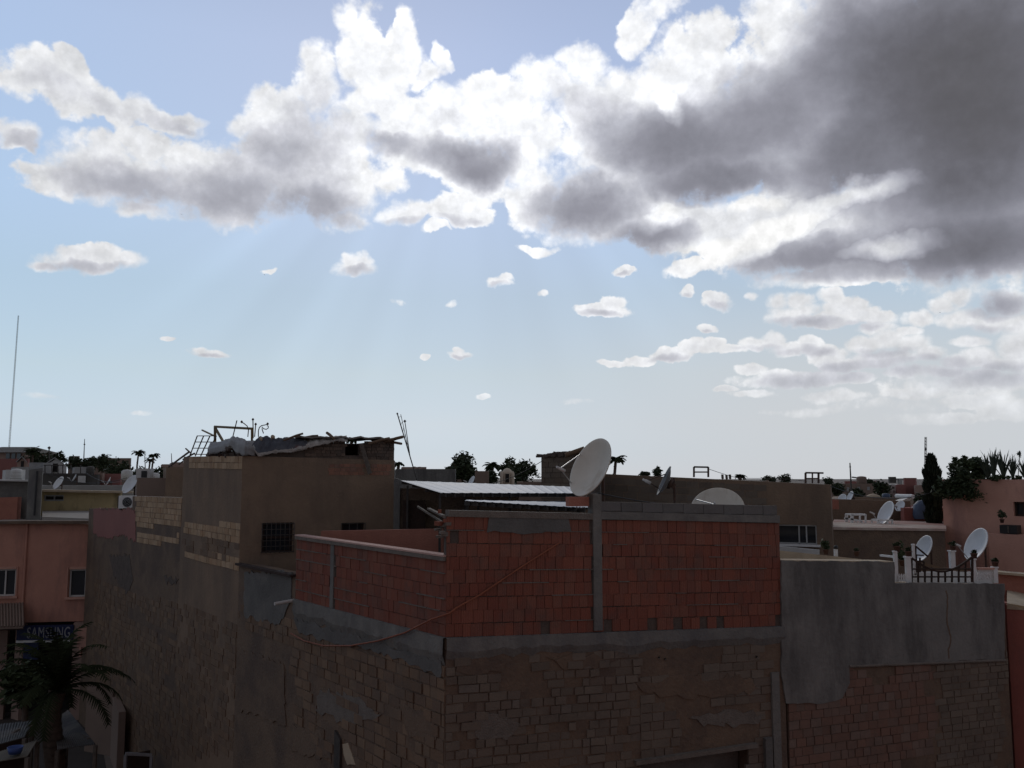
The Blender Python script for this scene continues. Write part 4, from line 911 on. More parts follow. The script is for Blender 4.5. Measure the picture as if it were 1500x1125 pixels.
b = MB(); b.wall(X3(wd[0],0,-.14).to_2d(), X3(wd[1],0,-.14).to_2d(), wd[2], wd[3], .03, [], 0); wn = b.build('window', 'dark_glass', back)
b = MB(); mid = wd[0]+(wd[1]-wd[0])*.55
for s in (wd[0]+.02, mid, wd[1]-.02, wd[1]-.30): b.beam(X3(s,wd[2],-.10), X3(s,wd[3],-.10), .04, .04, up=(dD.x,dD.y,0))
for z in (wd[2]+.02, wd[3]-.02): b.beam(X3(wd[0]+.041,z,-.10), X3(wd[1]-.041,z,-.10), .04, .04)
b.build('frame', 'aluminium', wn)
b = MB(); b.beam(X3(wd[0]-.05,wd[2]-.03,.03), X3(wd[1]+.1,wd[2]-.03,.03), .18, .06); b.build('sill', 'white_paint', wn)
b = MB(); b.prism([D0+Vector((0,.31)), D1+Vector((0,.31)), D1+Vector((.8,6)), D0+Vector((.8,7))], zd1-.6, zd1-.35); b.wall(D1-nD*.302, D1+Vector((.8,6)), 0, (zd1-.01, zd1-.15), .25); b.build('roof', 'roof_screed', back)
# skirt wall below the window, pale
b = MB(); b.wall(P(1139,800,26.0).to_2d(), P(1200,804,25.6).to_2d(), 4, (P(1139,800,26.0).z, P(1200,806,25.6).z), .2, [], 0); tag(b.build('low_wall', 'off_white', None, P(1170,802,26)), 'pale low wall right under the sliding window', 'wall')

# square block with a rubble roof
blk = thing('stone_block_house', 'grey-brown block house with rubble on its flat roof behind the big dish', 'house', P(825,720,27)*1)
q = [P(793,700,27.0), P(858,700,26.4), P(880,700,30), P(815,700,31)]
b = MB(); zt = P(825,669,26.6).z; b.prism([v.to_2d() for v in q], 0, zt, 0)
b.bricks(q[0], q[1], 6.5, zt, .30, .16, .015, .01, lambda s, z: nz(s, z, .9, 4.4) > -.1, 1, .008, .25, rnd=rm); b.build('wall_face', ['dark_mortar', 'old_block'], blk)
b = MB(); rr = random.Random(17); d_ = (q[1]-q[0]); 
for k in range(60):
    f = rr.random(); v = q[0].lerp(q[1], f)+Vector((rr.uniform(-.1,.2), rr.uniform(.0,.6), 0)); h_ = .05+.10*f+.06*rr.random()
    b.box((v.x, v.y, zt+h_*.5), (rr.uniform(.12,.3), rr.uniform(.12,.3), h_), rr.uniform(0,3), 0, 0, Matrix.Rotation(rr.uniform(0,3),3,'Z')@Matrix.Rotation(rr.uniform(-.3,.3),3,'X'))
b.build('rubble_roof', 'dark_mortar', blk)
b = MB(); b.tube([P(828,667,26.3), P(856,657,26.3)], .07, 8); tag(b.build('log', 'wood', None, P(828,667,26.3)), 'log lying across the rubble of the block house roof', 'timber')
# grey wall and low houses behind the canopy
def house(name, label, px0, px1, ptop, d, mname, depth=5, zb=0., cat='house', wins=(), d1=None, roof=None, wm='dark_glass', top1=None, par_h=0.):
    p0_, p1_ = P(px0, 700, d), P(px1, 700, d1 or d); rt = thing(name, label, cat, ((p0_.x+p1_.x)/2, (p0_.y+p1_.y)/2, zb))
    zt0_ = P(px0, ptop, d).z; zt1_ = P(px1, top1 or ptop, d1 or d).z; A2, B2 = p0_.to_2d(), p1_.to_2d()
    hs = [px_rect(A2, B2, *w) for w in wins]
    b = MB(); b.wall(A2, B2, zb, (zt0_, zt1_), .3, hs, 0)
    dv = (B2-A2).normalized(); n = Vector((dv.y,-dv.x)); A3, B3 = A2+A2.normalized()*depth, B2+B2.normalized()*depth
    b.wall(B2-n*.302, B3+n*.302, zb, (zt1_-.005, zt1_-.005), .3); b.wall(A3+n*.302, A2-n*.302, zb, (zt0_-.005, zt0_-.005), .3); b.wall(B3, A3, zb, (zt1_-.01, zt0_-.01), .3)
    b.build('wall', mname, rt)
    b = MB(); b.prism([A2-n*.31+dv*.31, B2-n*.31-dv*.31, B3+n*.31-dv*.31, A3+n*.31+dv*.31], min(zt0_,zt1_)-.45-par_h, min(zt0_,zt1_)-.12-par_h); b.build('roof', roof or 'roof_screed', rt)
    for h_ in hs:
        X = lambda s, z, o: Vector((A2.x+dv.x*s+n.x*o, A2.y+dv.y*s+n.y*o, z))
        b = MB(); b.wall(X(h_[0],0,-.15).to_2d(), X(h_[1],0,-.15).to_2d(), h_[2], h_[3], .03); w_ = b.build('window', wm, rt)
        b = MB(); t = max(.05, .0016*d)
        for s in (h_[0]+t/2, (h_[0]+h_[1])/2, h_[1]-t/2): b.beam(X(s,h_[2],-.1), X(s,h_[3],-.1), t, .05, up=(dv.x,dv.y,0))
        for z in (h_[2]+t/2, h_[3]-t/2): b.beam(X(h_[0]+t,z,-.1), X(h_[1]-t,z,-.1), .05, t)
        b.build('frame', 'aluminium', w_)
    return rt
house('grey_block_house', 'low grey block house just behind the upper corrugated canopy', 579, 667, 687, 31, 'grey_render', 6)
house('brown_flat_house', 'small brown flat house between the round tree and the palms', 696, 716, 690, 44, 'far_brown', 6)
house('brown_flat_house', 'low brown house in front of the palms beside the block house', 757, 800, 706, 40, 'far_brown', 5)
# round-topped whitewashed tower
tw = thing('domed_tower', 'small cream domed tower with an arched opening among the palms', 'tower', P(743,705,48))
c = P(743,700,48); b = MB(); w_ = 15.5*48/F/2; zs = P(743,694,48).z; 
prof = [(w_, 0-CZ), (w_, zs-c.z)] + [(w_*math.cos(k/8*math.pi/2), zs-c.z+w_*1.05*math.sin(k/8*math.pi/2)) for k in range(1, 8)] + [(1e-3, zs-c.z+w_*1.06)]
b.lathe(prof, c, (0,0,1), 20); b.build('body', 'far_cream' if 'far_cream' in MATS else mat('far_cream', (.62,.52,.40), (.5,.42,.33), .8), tw)
b = MB(); oz = P(743,700,48).z; b.prism([(c.x-.10,c.y-w_-.02),(c.x+.10,c.y-w_-.02),(c.x+.10,c.y-w_+.1),(c.x-.10,c.y-w_+.1)], oz-.25, oz+.22); b.build('opening', 'dark_interior', tw)
for sx in (-.27, .27):
    b = MB(); b.lathe([(.09,-.9),(.09,.12),(.05,.2),(1e-3,.26)], (c.x+sx*1.1, c.y-w_*.9, zs-.1), (0,0,1), 8); b.build('pinnacle', 'far_cream', tw)
# ------------------------------------------------------------------ right: pink house, roof terraces, small dishes
pinkh = thing('pink_house', 'tall salmon pink house overhung by creepers and agaves', 'house', (16.5, 32, 0))
p0_, p1_ = P(1379,700,30.0), P(1530,700,27.6); A2, B2 = p0_.to_2d(), p1_.to_2d(); zp0 = P(1379,702,30).z; zp1 = P(1530,703,27.6).z
pw = px_rect(A2, B2, 1484, 735, 1512, 757); pv = px_rect(A2, B2, 1472, 761, 1498, 774)
b = MB(); b.wall(A2, B2, 0, (zp0, zp1), .35, [pw], 0); dP = (B2-A2).normalized(); nP = Vector((dP.y,-dP.x)); A3, B3 = A2-nP*8, B2-nP*8
b.wall(A3, A2-nP*.352, 0, (zp0-.01, zp0-.01), .35); b.wall(B3, A3-nP*.01, 0, zp0-.01, .3); b.build('wall', 'salmon_plaster', pinkh)
b = MB(); b.prism([A2-nP*.35+dP*.35, B2-nP*.35, B3+nP*.31, A3+nP*.31+dP*.35], zp0-.5, zp0-.15); b.build('roof', 'roof_screed', pinkh)
XP = lambda s, z, o: Vector((A2.x+dP.x*s+nP.x*o, A2.y+dP.y*s+nP.y*o, z))
b = MB(); b.wall(XP(pw[0],0,-.2).to_2d(), XP(pw[1],0,-.2).to_2d(), pw[2], pw[3], .03); wn = b.build('window', 'dark_glass', pinkh)
b = MB(); 
for s in (pw[0]+.03, (pw[0]+pw[1])/2, pw[1]-.03): b.beam(XP(s,pw[2],-.14), XP(s,pw[3],-.14), .06, .05, up=(dP.x,dP.y,0))
for z in (pw[2]+.03, pw[3]-.03): b.beam(XP(pw[0]+.06,z,-.14), XP(pw[1]-.06,z,-.14), .05, .06)
b.build('frame', 'dark_wood', wn)
lz = P(1490,781,28.6).z; l0 = hit(1458,782,A2,B2)[0]; LP = (B2-A2).length
b = MB(); b.wall(XP(l0,0,.55).to_2d(), XP(LP,0,.55).to_2d(), 4.5, (lz, lz), .52); b.build('balcony', 'salmon_plaster', pinkh)
bx = MB(); s_ = (pv[0]+pv[1])/2; c = XP(s_, lz+.005, .28); rz = math.atan2(dP.y,dP.x)
bx.box((c.x,c.y,lz+.02+(pv[3]-pv[2])/2), (pv[1]-pv[0], .34, pv[3]-pv[2]), rz); bx.box(tuple(XP(s_,lz+.02+(pv[3]-pv[2])/2,.455)), (.03,.02,pv[3]-pv[2]-.04), rz, 1)
tag(bx.build('planter_box', ['black_plastic','grey_wood'], None, c), 'black planter box on the ledge of the pink house', 'planter')

def leafmass(b, c, rad, n, size, seed, clumps=None, m=0, squash=1., flat=.0):
    rr = random.Random(seed); c = Vector(c); cl = []
    for k in range(clumps or 14):
        v = Vector((rr.gauss(0,1), rr.gauss(0,1), rr.gauss(0,1))).normalized()*rr.uniform(.35,.95); cl.append((Vector((v.x*rad[0], v.y*rad[1], v.z*rad[2])), rr.uniform(.22,.42)))
    mr = min(rad)
    for k in range(n):
        cc, cr_ = rr.choice(cl); v = Vector((rr.gauss(0,.55), rr.gauss(0,.55), rr.gauss(0,.5)))*cr_*mr*1.25
        p = c+cc+v; a = Vector((rr.uniform(-1,1), rr.uniform(-1,1), rr.uniform(-.6,.6))).normalized(); e = a.cross(Vector((rr.uniform(-1,1),rr.uniform(-1,1),rr.uniform(-1,1)))).normalized()
        s_ = size*rr.uniform(.6,1.3); b.face([p-a*s_, p+e*s_*.4, p+a*s_, p-e*s_*.4], m)
def tree(name, label, px, d, ptop, pbot, wpx, mname='leaf_dark', n=1500, seed=1, group=None, cat='tree', trunk=True, zg=0., leaf=None):
    c = P(px, (ptop+pbot)/2, d); rz_ = (P(px,ptop,d).z-P(px,pbot,d).z)/2; rx = wpx*d/F/2
    rt = thing(name, label, cat, (c.x, c.y, zg), group)
    b = MB(); rr = random.Random(seed+100); top = Vector((c.x, c.y, c.z+rz_*.3))
    if trunk:
        b.tube([(c.x,c.y,zg), (c.x+.05,c.y,(zg+c.z)/2), (c.x,c.y,c.z-rz_*.5), top], [rx*.10+.05, rx*.08+.04, rx*.06+.03, .03], 8)
        for k in range(6):
            a = rr.uniform(0, 6.28); b.tube([(c.x,c.y,c.z-rz_*.6+k*.1*rz_), (c.x+math.cos(a)*rx*.4, c.y+math.sin(a)*rx*.4, c.z), (c.x+math.cos(a)*rx*.75, c.y+math.sin(a)*rx*.75, c.z+rz_*rr.uniform(0,.5))], [rx*.04+.02, rx*.03+.012, .01], 5)
        b.build('trunk', 'bark', rt)
    b = MB(); leafmass(b, c, (rx*.9, rx*.9, rz_*.9), n, leaf or max(.12, d*.0022), seed, 22); b.build('crown', mname, rt); return rt
def fronds(b, c, L, n, seed, droop=1., leaf=.35, m=0, up=.5, wl=.03, steps=9, twist=0.):
    rr = random.Random(seed)
    for k in range(n):
        a = 2.399*k+rr.uniform(-.2,.2); e = up*rr.uniform(.2,1.7)-.25*rr.random(); l = L*rr.uniform(.75,1.1); pts_ = []; p = Vector(c); an = e
        for i in range(steps+1):
            pts_.append(p.copy()); p = p+Vector((math.cos(a)*math.cos(an), math.sin(a)*math.cos(an), math.sin(an)))*l/steps; an -= droop*(.10+.16*i/steps)
        b.tube(pts_, [max(.004, wl*.8*(1-i/steps)) for i in range(steps+1)], 4, m, True, False)
        for i in range(1, steps*3):
            f = i/(steps*3); x = f*steps; j = min(int(x), steps-1); q = pts_[j].lerp(pts_[j+1], x-j); t = (pts_[j+1]-pts_[j]).normalized()
            sd = t.cross(Vector((0,0,1))); 
            if sd.length < .05: continue
            sd.normalize(); ll = leaf*L*math.sin(math.pi*(.12+.82*f))**.6
            for s_ in (-1, 1):
                tip = q+sd*s_*ll*.8+t*ll*.55-Vector((0,0,ll*rr.uniform(.1,.45))); w = t*wl*1.6
                b.face([q-w, q+w, tip], m)
def palm(name, label, px, d, pc, Lpx, nf=20, seed=1, group=None, zg=0., mname='palm_leaf', up=.5, droop=1., tr=.16, leaf=.22, wl=.03):
    c = P(px, pc, d); rt = thing(name, label, 'palm tree', (c.x, c.y, zg), group)
    b = MB(); pts_ = [Vector((c.x+.12*math.sin(k*.7), c.y, zg+(c.z-zg)*k/8)) for k in range(9)]; pts_[-1] = c.copy(); b.tube(pts_, [tr*(1.2-.3*k/8) for k in range(9)], 9)
    for k in range(20):
        z = zg+(c.z-zg)*(k+1)/21; b.lathe([(tr*(1.2-.3*k/20), -.02),(tr*(1.28-.3*k/20), .03)], (c.x+.12*math.sin(k/21*8*.7)*(1 if k<19 else .5), c.y, z), (0,0,1), 9)
    b.build('trunk', 'bark', rt)
    b = MB(); fronds(b, c, Lpx*d/F, nf, seed, droop, leaf, 0, up, wl); b.build('crown', mname, rt); return rt

# creepers over the corner of the pink house: one plant each
def creeper(name, label, px, d, py, wpx, hpx, n, seed, mname='leaf_dark', cat='plant', leaf=.10):
    c = P(px, py, d); rt = MB(); leafmass(rt, c, (wpx*d/F/2, .7, hpx*d/F/2), n, leaf, seed, 18)
    return tag(rt.build(name, mname, None, c), label, cat, 'plants on the roof of the pink house')
creeper('creeper', 'dense dark creeper hanging over the corner of the pink house', 1408, 29.4, 706, 66, 46, 3600, 3)
creeper('creeper', 'dense dark creeper', 1395, 29.3, 716, 38, 26, 1500, 31)['label'] = 'lowest tongue of dark creeper hanging beside the cypress'
creeper('bush', 'tall bushy shrub crowding behind the creeper next to the agaves', 1426, 29.8, 685, 32, 28, 2000, 5, 'leaf_mid')
creeper('bush', 'thin upright shrub sticking up between cypress and agaves', 1406, 29.9, 681, 14, 30, 420, 6, 'leaf_mid')
creeper('creeper', 'wispy reddish creeper strands trailing down the pink wall', 1427, 29.0, 727, 24, 26, 260, 8, 'leaf_mid', 'plant', .06)
def agave(label, px, pbot, hpx, d, n, seed, spread=.5):
    c = P(px, pbot, d); b = MB(); rr = random.Random(seed); H_ = hpx*d/F
    for k in range(n):
        a = 2.399*k+rr.random(); t = spread*rr.uniform(.1,1.2); l = H_*rr.uniform(.7,1.05); w = .045*rr.uniform(.8,1.2)*H_/.8; dirn = Vector((math.cos(a)*math.sin(t), math.sin(a)*math.sin(t), math.cos(t))); sd = dirn.cross(Vector((0,0,1))); 
        sd = sd.normalized() if sd.length > .01 else Vector((1,0,0)); nn = sd.cross(dirn)
        prev = None; 
        for i in range(6):
            f = i/5; ww = w*(1-f)**.6*(.7+.8*f*(1-f)) if i < 5 else .003; p = c+dirn*l*f+Vector((0,0,.06*l*math.sin(f*3)))+nn*(-.05*f*f*l)
            cur = [p-sd*ww+nn*ww*.4, p-nn*ww*.15, p+sd*ww+nn*ww*.4]
            if prev: b.face([prev[0],prev[1],cur[1],cur[0]]); b.face([prev[1],prev[2],cur[2],cur[1]])
            prev = cur
    return tag(b.build('agave', 'agave_leaf', None, c), label, 'agave', 'plants on the roof of the pink house')
agave('broad agave with spiky leaves right behind the bushy shrub', 1447, 703, 38, 29.2, 26, 2, .55)
agave('tall thin-leaved agave with upright spikes in the row on the pink house', 1456, 703, 46, 29.0, 16, 3, .28)
agave('agave with widely spread leaves in the middle of the row on the pink house', 1470, 703, 44, 28.8, 22, 4, .5)
agave('narrow upright agave next to the flower stalk', 1484, 703, 36, 28.6, 22, 5, .35)
agave('agave cut by the edge of the view on the pink house', 1502, 704, 34, 28.3, 22, 6, .5)
b = MB(); b.tube([P(1491,700,28.7), P(1493,680,28.7), P(1494,660,28.7)], .012, 5)
leafmass(b, P(1494,664,28.7), (.08,.08,.16), 40, .05, 4, 5); tag(b.build('flower_stalk', 'agave_leaf', None, P(1491,700,28.7)), 'thin dry flower stalk rising among the agaves', 'plant')
b = MB(); leafmass(b, P(1470,700,28.6), (50*28.7/F, .3, .07), 900, .06, 12, 30); tag(b.build('ground_cover', 'leaf_mid', None, P(1470,702,28.6)), kind='stuff')
# cypress
cy = thing('cypress_tree', 'dark narrow cypress standing against the corner of the pink house', 'tree', P(1367,760,31.5)*1); c = P(1367,700,31.5); cy.location.z = 0; ORG[cy.name] = Vector((cy.location.x, cy.location.y, 0))
b = MB(); b.tube([(c.x,c.y,0),(c.x,c.y,6),(c.x,c.y,P(1367,670,31.5).z-.2)], [.16,.12,.02], 8); b.build('trunk', 'bark', cy)
b = MB(); rr = random.Random(9); ztop = P(1364,667,31.5).z; zbot = P(1367,760,31.5).z-1
for k in range(5200):
    f = rr.random(); z = zbot+(ztop-zbot)*f; rad_ = .27*(1-max(0,(f-.72)/.28)**2.2*.85)*(1+.18*math.sin(f*40+rr.random())); a = rr.uniform(0,6.28); r_ = rad_*math.sqrt(rr.uniform(.35,1.1))
    p = Vector((c.x-.04+math.cos(a)*r_, c.y+math.sin(a)*r_, z)); s_ = rr.uniform(.05,.11); o = Vector((math.cos(a)*.4, math.sin(a)*.4, 1)).normalized(); e = o.cross(Vector((rr.uniform(-1,1),rr.uniform(-1,1),.2))).normalized()
    b.face([p-o*s_, p+e*s_*.35, p+o*s_*1.3, p-e*s_*.35])
b.build('crown', 'cypress_leaf', cy)

# brown flat house in front, with terrace top
tb = thing('terrace_house', 'dark brown low house with a pinkish flat roof holding white frames', 'house', (9.6,29,0))
a_, e_ = P(1216,776,27.0), P(1384,778,27.6); bz_ = a_.z
b = MB(); b.wall(a_.to_2d(), e_.to_2d(), 0, (a_.z, e_.z), .3, [], 0); b.build('wall', 'adobe_plaster', tb)
q = [a_.to_2d()+Vector((0,.3)), e_.to_2d()+Vector((0,.3)), P(1384,765,33).to_2d(), P(1222,765,33).to_2d()]
b = MB(); b.prism([a_.to_2d()+Vector((-.02,-.06)), e_.to_2d()+Vector((.02,-.06)), P(1386,765,33).to_2d(), P(1222,765,33).to_2d()], [a_.z+.004,e_.z+.004,e_.z-.1,a_.z-.1], [a_.z+.08,e_.z+.08,e_.z+.03,a_.z+.03]); b.build('roof', 'red_roof' if 'red_roof' in MATS else mat('red_roof', (.38,.22,.18), (.33,.19,.16), .7, bump=.3, c3=(.50,.43,.36), s3=.35, t3=.5), tb)
# wall across the terrace further back and the reddish parapet
house('mauve_wall_house', 'mauve brown flat house behind the white frames and dish', 1217, 1332, 731, 34.5, 'brown_plaster', 6, top1=734)
house('red_parapet_house', 'low reddish parapet house between the solar tank and the pink house', 1322, 1384, 744, 33.2, 'red_plaster', 4)
b = MB(); q0, q1 = P(1219,732,33.9), P(1229,743,33.9); b.wall(q0.to_2d(), q1.to_2d(), P(1224,746,33.9).z, q0.z, .1); tag(b.build('clay_box', 'terracotta', None, q0), 'small orange clay box on the edge of the mauve brown house', 'box')
def wframe(label, x0, x1, y0, y1, d, extra=()):
    b = MB(); t = .05; q = lambda x, y: P(x, y, d)
    segs = [((x0,y0),(x1,y0)),((x0,y0),(x0,y1)),((x1,y0),(x1,y1))]+list(extra)
    for a, e in segs: b.beam(q(*a), q(*e), t, t); b.beam(q(*a)+Vector((0,.5,0)), q(*e)+Vector((0,.5,0)), t, t)
    for x, y in ((x0,y0),(x1,y0)): b.beam(q(x,y), q(x,y)+Vector((0,.5,0)), t, t)
    return tag(b.build('roof_trestle', 'white_paint', None, q(x0,y1)), label, 'frame', 'white frames on the terrace roof')
wframe('white metal frame with a slanting bar lying on the pinkish roof', 1247, 1268, 754, 769, 30.5, [((1245,760),(1262,763)),((1249,754),(1249,766)),((1262,763),(1263,769))])
wframe('white metal frame carrying the white dish on the pinkish roof', 1286, 1307, 762, 773, 30.0, [((1300,762),(1300,773))])
G_S = 'satellite dishes on the roofs'
dish('white tilted satellite dish standing on a white frame', 1297, 751, 30.3, .83, (-.90,-.10,.44), P(1297,771,30.3).z, 'dish_white', G_S, arms=1)
dish('tiny pale satellite dish at the far edge of the mauve brown house', 1245, 727, 36, .42, (-.92,-.06,.4), P(1245,733,36).z, 'dish_white', G_S, arms=0)
dish('white satellite dish seen over the dark lattice of the terrace', 1352, 803, 23.4, .68, (-.91,-.09,.40), P(1352,845,23.4).z, 'dish_white', G_S, arms=0)
dish('pale blue-white satellite dish in front of the pink house wall', 1429, 797, 22.0, .82, (-.91,-.06,.42), P(1429,835,22).z, 'dish_white', G_S, arms=1)
# solar water heater and bits beyond
sh = thing('solar_water_heater', 'white solar water heater on the roof beside the cypress', 'solar heater', P(1326,736,36))
b = MB(); b.beam(P(1316,734.5,36), P(1327,729.5,36), .55, .05); b.build('collector', 'aluminium', sh)
b = MB(); a = P(1328,727,36); b.tube([a+Vector((-.15,.6,0)), a+Vector((.1,-.35,0))], .085, 12); b.build('tank', 'white_paint', sh)
b = MB(); b.beam(P(1332,729,36), P(1331,734,36), .04, .04); b.beam(P(1329,729,36), P(1324,733,36), .04, .04); b.build('stand', 'white_paint', sh)
b = MB(); c = P(1351,746,33); 
b.lathe([(.30,-.35),(.34,-.2),(.30,.15),(.16,.3),(1e-3,.34)], c, (0,0,1), 14); tag(b.build('water_tank', 'slate_blue', None, c), 'slate blue water tank by the foot of the cypress', 'water tank')
b = MB()
for k in range(4): b.beam(P(1333+k*2.2,747.5,33.3), P(1335+k*2.0,744-(k%2)*2,33.3), .05, .03)
tag(b.build('folding_chair', 'white_paint', None, P(1336,748,33.3)), 'white folded chair on the reddish parapet', 'chair')

# terrace of the grey house: gate posts, lattice, flower pots
def post(label, px, y0, y1, d, w, mname='white_paint', name='white_post', ball=False, grp='white posts of the roof terrace'):
    a, e = P(px,y1,d), P(px,y0,d); b = MB(); b.box((a.x,a.y,(a.z+e.z)/2), (w,w,e.z-a.z)); b.box((a.x,a.y,e.z+.015), (w*1.35,w*1.35,.03)); 
    return tag(b.build(name, mname, None, a), label, 'post', grp)
dt = 18.0
post('tall white post at the step of the grey wall', 1313, 809, 852, 17.75, .065)
post('thicker white post beside the little picket fence', 1331, 817, 853, 17.8, .09)
post('slim white post standing up behind the dark lattice', 1339.5, 799, 840, 18.3, .045)
post('white post between the lattice and the pink-edged panel', 1427, 820, 853, 18.35, .075)
post('white post at the end of the terrace wall', 1458, 832, 854, 18.6, .085)
post('short white lamp post above the middle of the lattice', 1396, 808, 846, 21.5, .11)
b = MB(); 
for x in (1317,1320.5,1324,1327): a, e = P(x,852,17.7), P(x,842,17.7); b.box((a.x,a.y,(a.z+e.z)/2), (.028,.02,e.z-a.z)); b.face([e+Vector((-.014,-.01,0)), e+Vector((.014,-.01,0)), e+Vector((0,-.01,.03))])
for y in (845,850): b.beam(P(1314.5,y,17.72), P(1329,y,17.72), .02, .02)
tag(b.build('picket_fence', 'white_paint', None, P(1320,852,17.7)), 'little white picket fence between two white posts', 'fence')
b = MB(); b.beam(P(1290,813.5,18.6), P(1313,816,17.8), .04, .04); tag(b.build('rail', 'white_paint', None, P(1290,813.5,18.6)), 'white rail running into the tall white post', 'rail')
b = MB(); lx = [1335+k*9.9 for k in range(10)]
def topy(x): u = (x-1335)/89; return 817+22*math.sin(math.pi*min(1,max(0,u)))*.95+ (-1)*u
for i, x in enumerate(lx): b.beam(P(x,853,18.05), P(x,topy(x),18.05), .045 if i in (0,9) else .03, .03, up=(0,1,0))
for y in (833.5, 845): 
    xs = [x for x in range(1335,1426,3) if topy(x) < y]
    b.beam(P(1336,y,18.02), P(1424,y,18.02), .03, .028)
pv_ = None
for k in range(19):
    x = 1335+k*89/18; q = P(x,topy(x),18.03)
    if pv_: b.beam(pv_, q, .04, .035)
    pv_ = q
tag(b.build('lattice_fence', 'dark_wood', None, P(1380,853,18.05)), 'dark brown square lattice with a dipping top edge on the terrace', 'fence')
b = MB()
for x in (1342,1347.5,1353): b.beam(P(x,838,18.6), P(x,812+(x-1342)*.9,18.6), .03, .03, up=(0,1,0))
b.beam(P(1341,800,18.6), P(1341,842,18.6), .035, .03, up=(0,1,0)); b.beam(P(1341,800,18.6), P(1359,815,18.6), .035, .03)
for y in (813,822): b.beam(P(1341,y,18.6), P(1353,y+.5,18.6), .025, .025)
tag(b.build('trellis', 'dark_wood', None, P(1345,842,18.6)), 'dark triangular trellis in front of the white dish', 'trellis')
b = MB(); b.wall(P(1335,842,18.8).to_2d(), P(1425,842,19.2).to_2d(), zg2-.35, (P(1335,838,18.8).z, P(1425,838,19.2).z), .08); tag(b.build('terrace_wall', 'white_paint', None, P(1380,850,19)), 'off-white low panel wall behind the dark lattice', 'wall')
b = MB(); b.wall(P(1431,842,18.45).to_2d(), P(1454,842,18.6).to_2d(), zg3-.3, (P(1431,834,18.45).z, P(1454,834,18.6).z), .06); b2 = b.build('terrace_wall', 'white_paint', None, P(1440,850,18.5)); tag(b2, 'off-white panel with a pink top beside the end post', 'wall')
b = MB(); b.beam(P(1431,832.8,18.42), P(1454,832.8,18.57), .10, .035); b.build('cap', 'salmon_plaster', b2)
b = MB()
for k in range(5):
    c = P(1433.5+k*4.4, 843+(k%2)*1.5, 18.38+k*.03); r_ = .045 if k % 2 == 0 else .035
    b.tube([c+Vector((math.cos(t*.7)*r_, -.02, math.sin(t*.7)*r_*1.5)) for t in range(9)], .007, 5)
b.build('scrollwork', 'white_paint', b2)
b = MB(); b.beam(P(1352,826,18.9), P(1380,833,19.0), .07, .05); b.beam(P(1380,833,19.0), P(1415,836,19.2), .07, .05); tag(b.build('plank', 'wood', None, P(1380,833,19)), 'reddish plank lying behind the dark lattice', 'timber')
mat('dark_clay', (.13,.07,.05), (.09,.05,.04), 6)
def pot(label, px, py, d, hpx, leafy, seed, mname='dark_clay', lm='leaf_dark'):
    c = P(px,py,d); rt = thing('potted_plant', label, 'potted plant', c, 'potted plants on the roof terraces'); h_ = .10
    b = MB(); b.lathe([(1e-3,0),(.045,0),(.065,h_),(.072,h_),(.072,h_+.02),(.058,h_+.02),(.052,h_-.01),(1e-3,h_-.01)], c, (0,0,1), 14); b.build('pot', mname, rt)
    b = MB(); H_ = hpx*d/F; leafmass(b, c+Vector((0,0,h_+H_*.5)), (H_*.45,H_*.45,H_*.5), leafy, .05, seed, 9)
    for k in range(5): b.tube([c+Vector((0,0,h_-.05)), c+Vector((random.uniform(-.1,.1),random.uniform(-.1,.1),h_+H_*.7))], .006, 4)
    b.build('leaves', lm, rt); return rt
pot('dark potted plant on the tall white post', 1314, 808.5, 17.75, 8, 60, 3)
pot('bushy potted plant with reddish tops beside the thicker white post', 1322, 829, 18.6, 26, 320, 4, 'dark_clay', 'leaf_mid')
pot('small dark potted plant on the thicker white post', 1331, 816, 17.8, 6, 50, 6)
pot('potted plant on the white lamp post above the lattice', 1396, 807, 21.5, 8, 60, 5)
pot('small potted plant on the end post of the terrace', 1458, 831, 18.6, 7, 50, 9)
pot('dark potted plant on the white post beside the lattice', 1427, 819, 18.35, 6, 50, 10)
pot('leafy potted plant below the sliding window', 1210, 812, 21.5, 16, 200, 7, 'dark_clay', 'leaf_mid')
pot('small potted plant near the tan inner parapet', 1255, 815, 20.6, 5, 50, 11)
pot('plant in a pot against the pink house wall by its window', 1468, 766, 27.6, 14, 140, 12)
b = MB(); a, e = P(1224.5,815,20.3), P(1224.5,804,20.3); b.box((a.x,a.y,(a.z+e.z)/2), (.07,.07,e.z-a.z)); lp = b.build('lamp', 'white_paint', None, a); tag(lp, 'single short white garden lamp on the tan terrace', 'lamp')
b = MB(); b.lathe([(1e-3,0),(.05,0),(.045,.06),(1e-3,.09)], e, (0,0,1), 10); b.build('lamp_cap', 'black_plastic', lp)
b = MB(); a = P(1458,842,20.2); b.beam(P(1465,832,21), P(1500,832,20.4), .4, .12); b.build  # noqa
# red house at the edge
rd_ = thing('red_house', 'deep pink-red house beside the grey rendered wall', 'house', P(1500,900,18.6)*1); rd_.location.z = 0; ORG[rd_.name] = Vector((rd_.location.x, rd_.location.y, 0))
q0, q1 = P(1473.5,880,18.75), P(1560,880,18.2); b = MB(); b.wall(q0.to_2d(), q1.to_2d(), 0, (P(1473,886,18.75).z, P(1560,900,18.2).z), .35); b.wall(q0.to_2d()+Vector((.5,3.2)), q0.to_2d()+Vector((0.02,.35)), 0, P(1473,886,18.75).z-.01, .25); b.build('wall', 'red_plaster', rd_)
b = MB(); q2, q3 = P(1463,880,20.6), P(1580,880,20.2); b.wall(q2.to_2d(), q3.to_2d(), 0, (P(1463,840,20.6).z, P(1580,850,20.2).z), .3); b.build('upper_wall', 'terracotta', rd_)
b = MB(); b.beam((q2.x,q2.y+.1,P(1463,838.5,20.6).z), (q3.x,q3.y+.1,P(1580,848.5,20.2).z), .45, .05); b.build('coping', 'tan_screed', rd_)
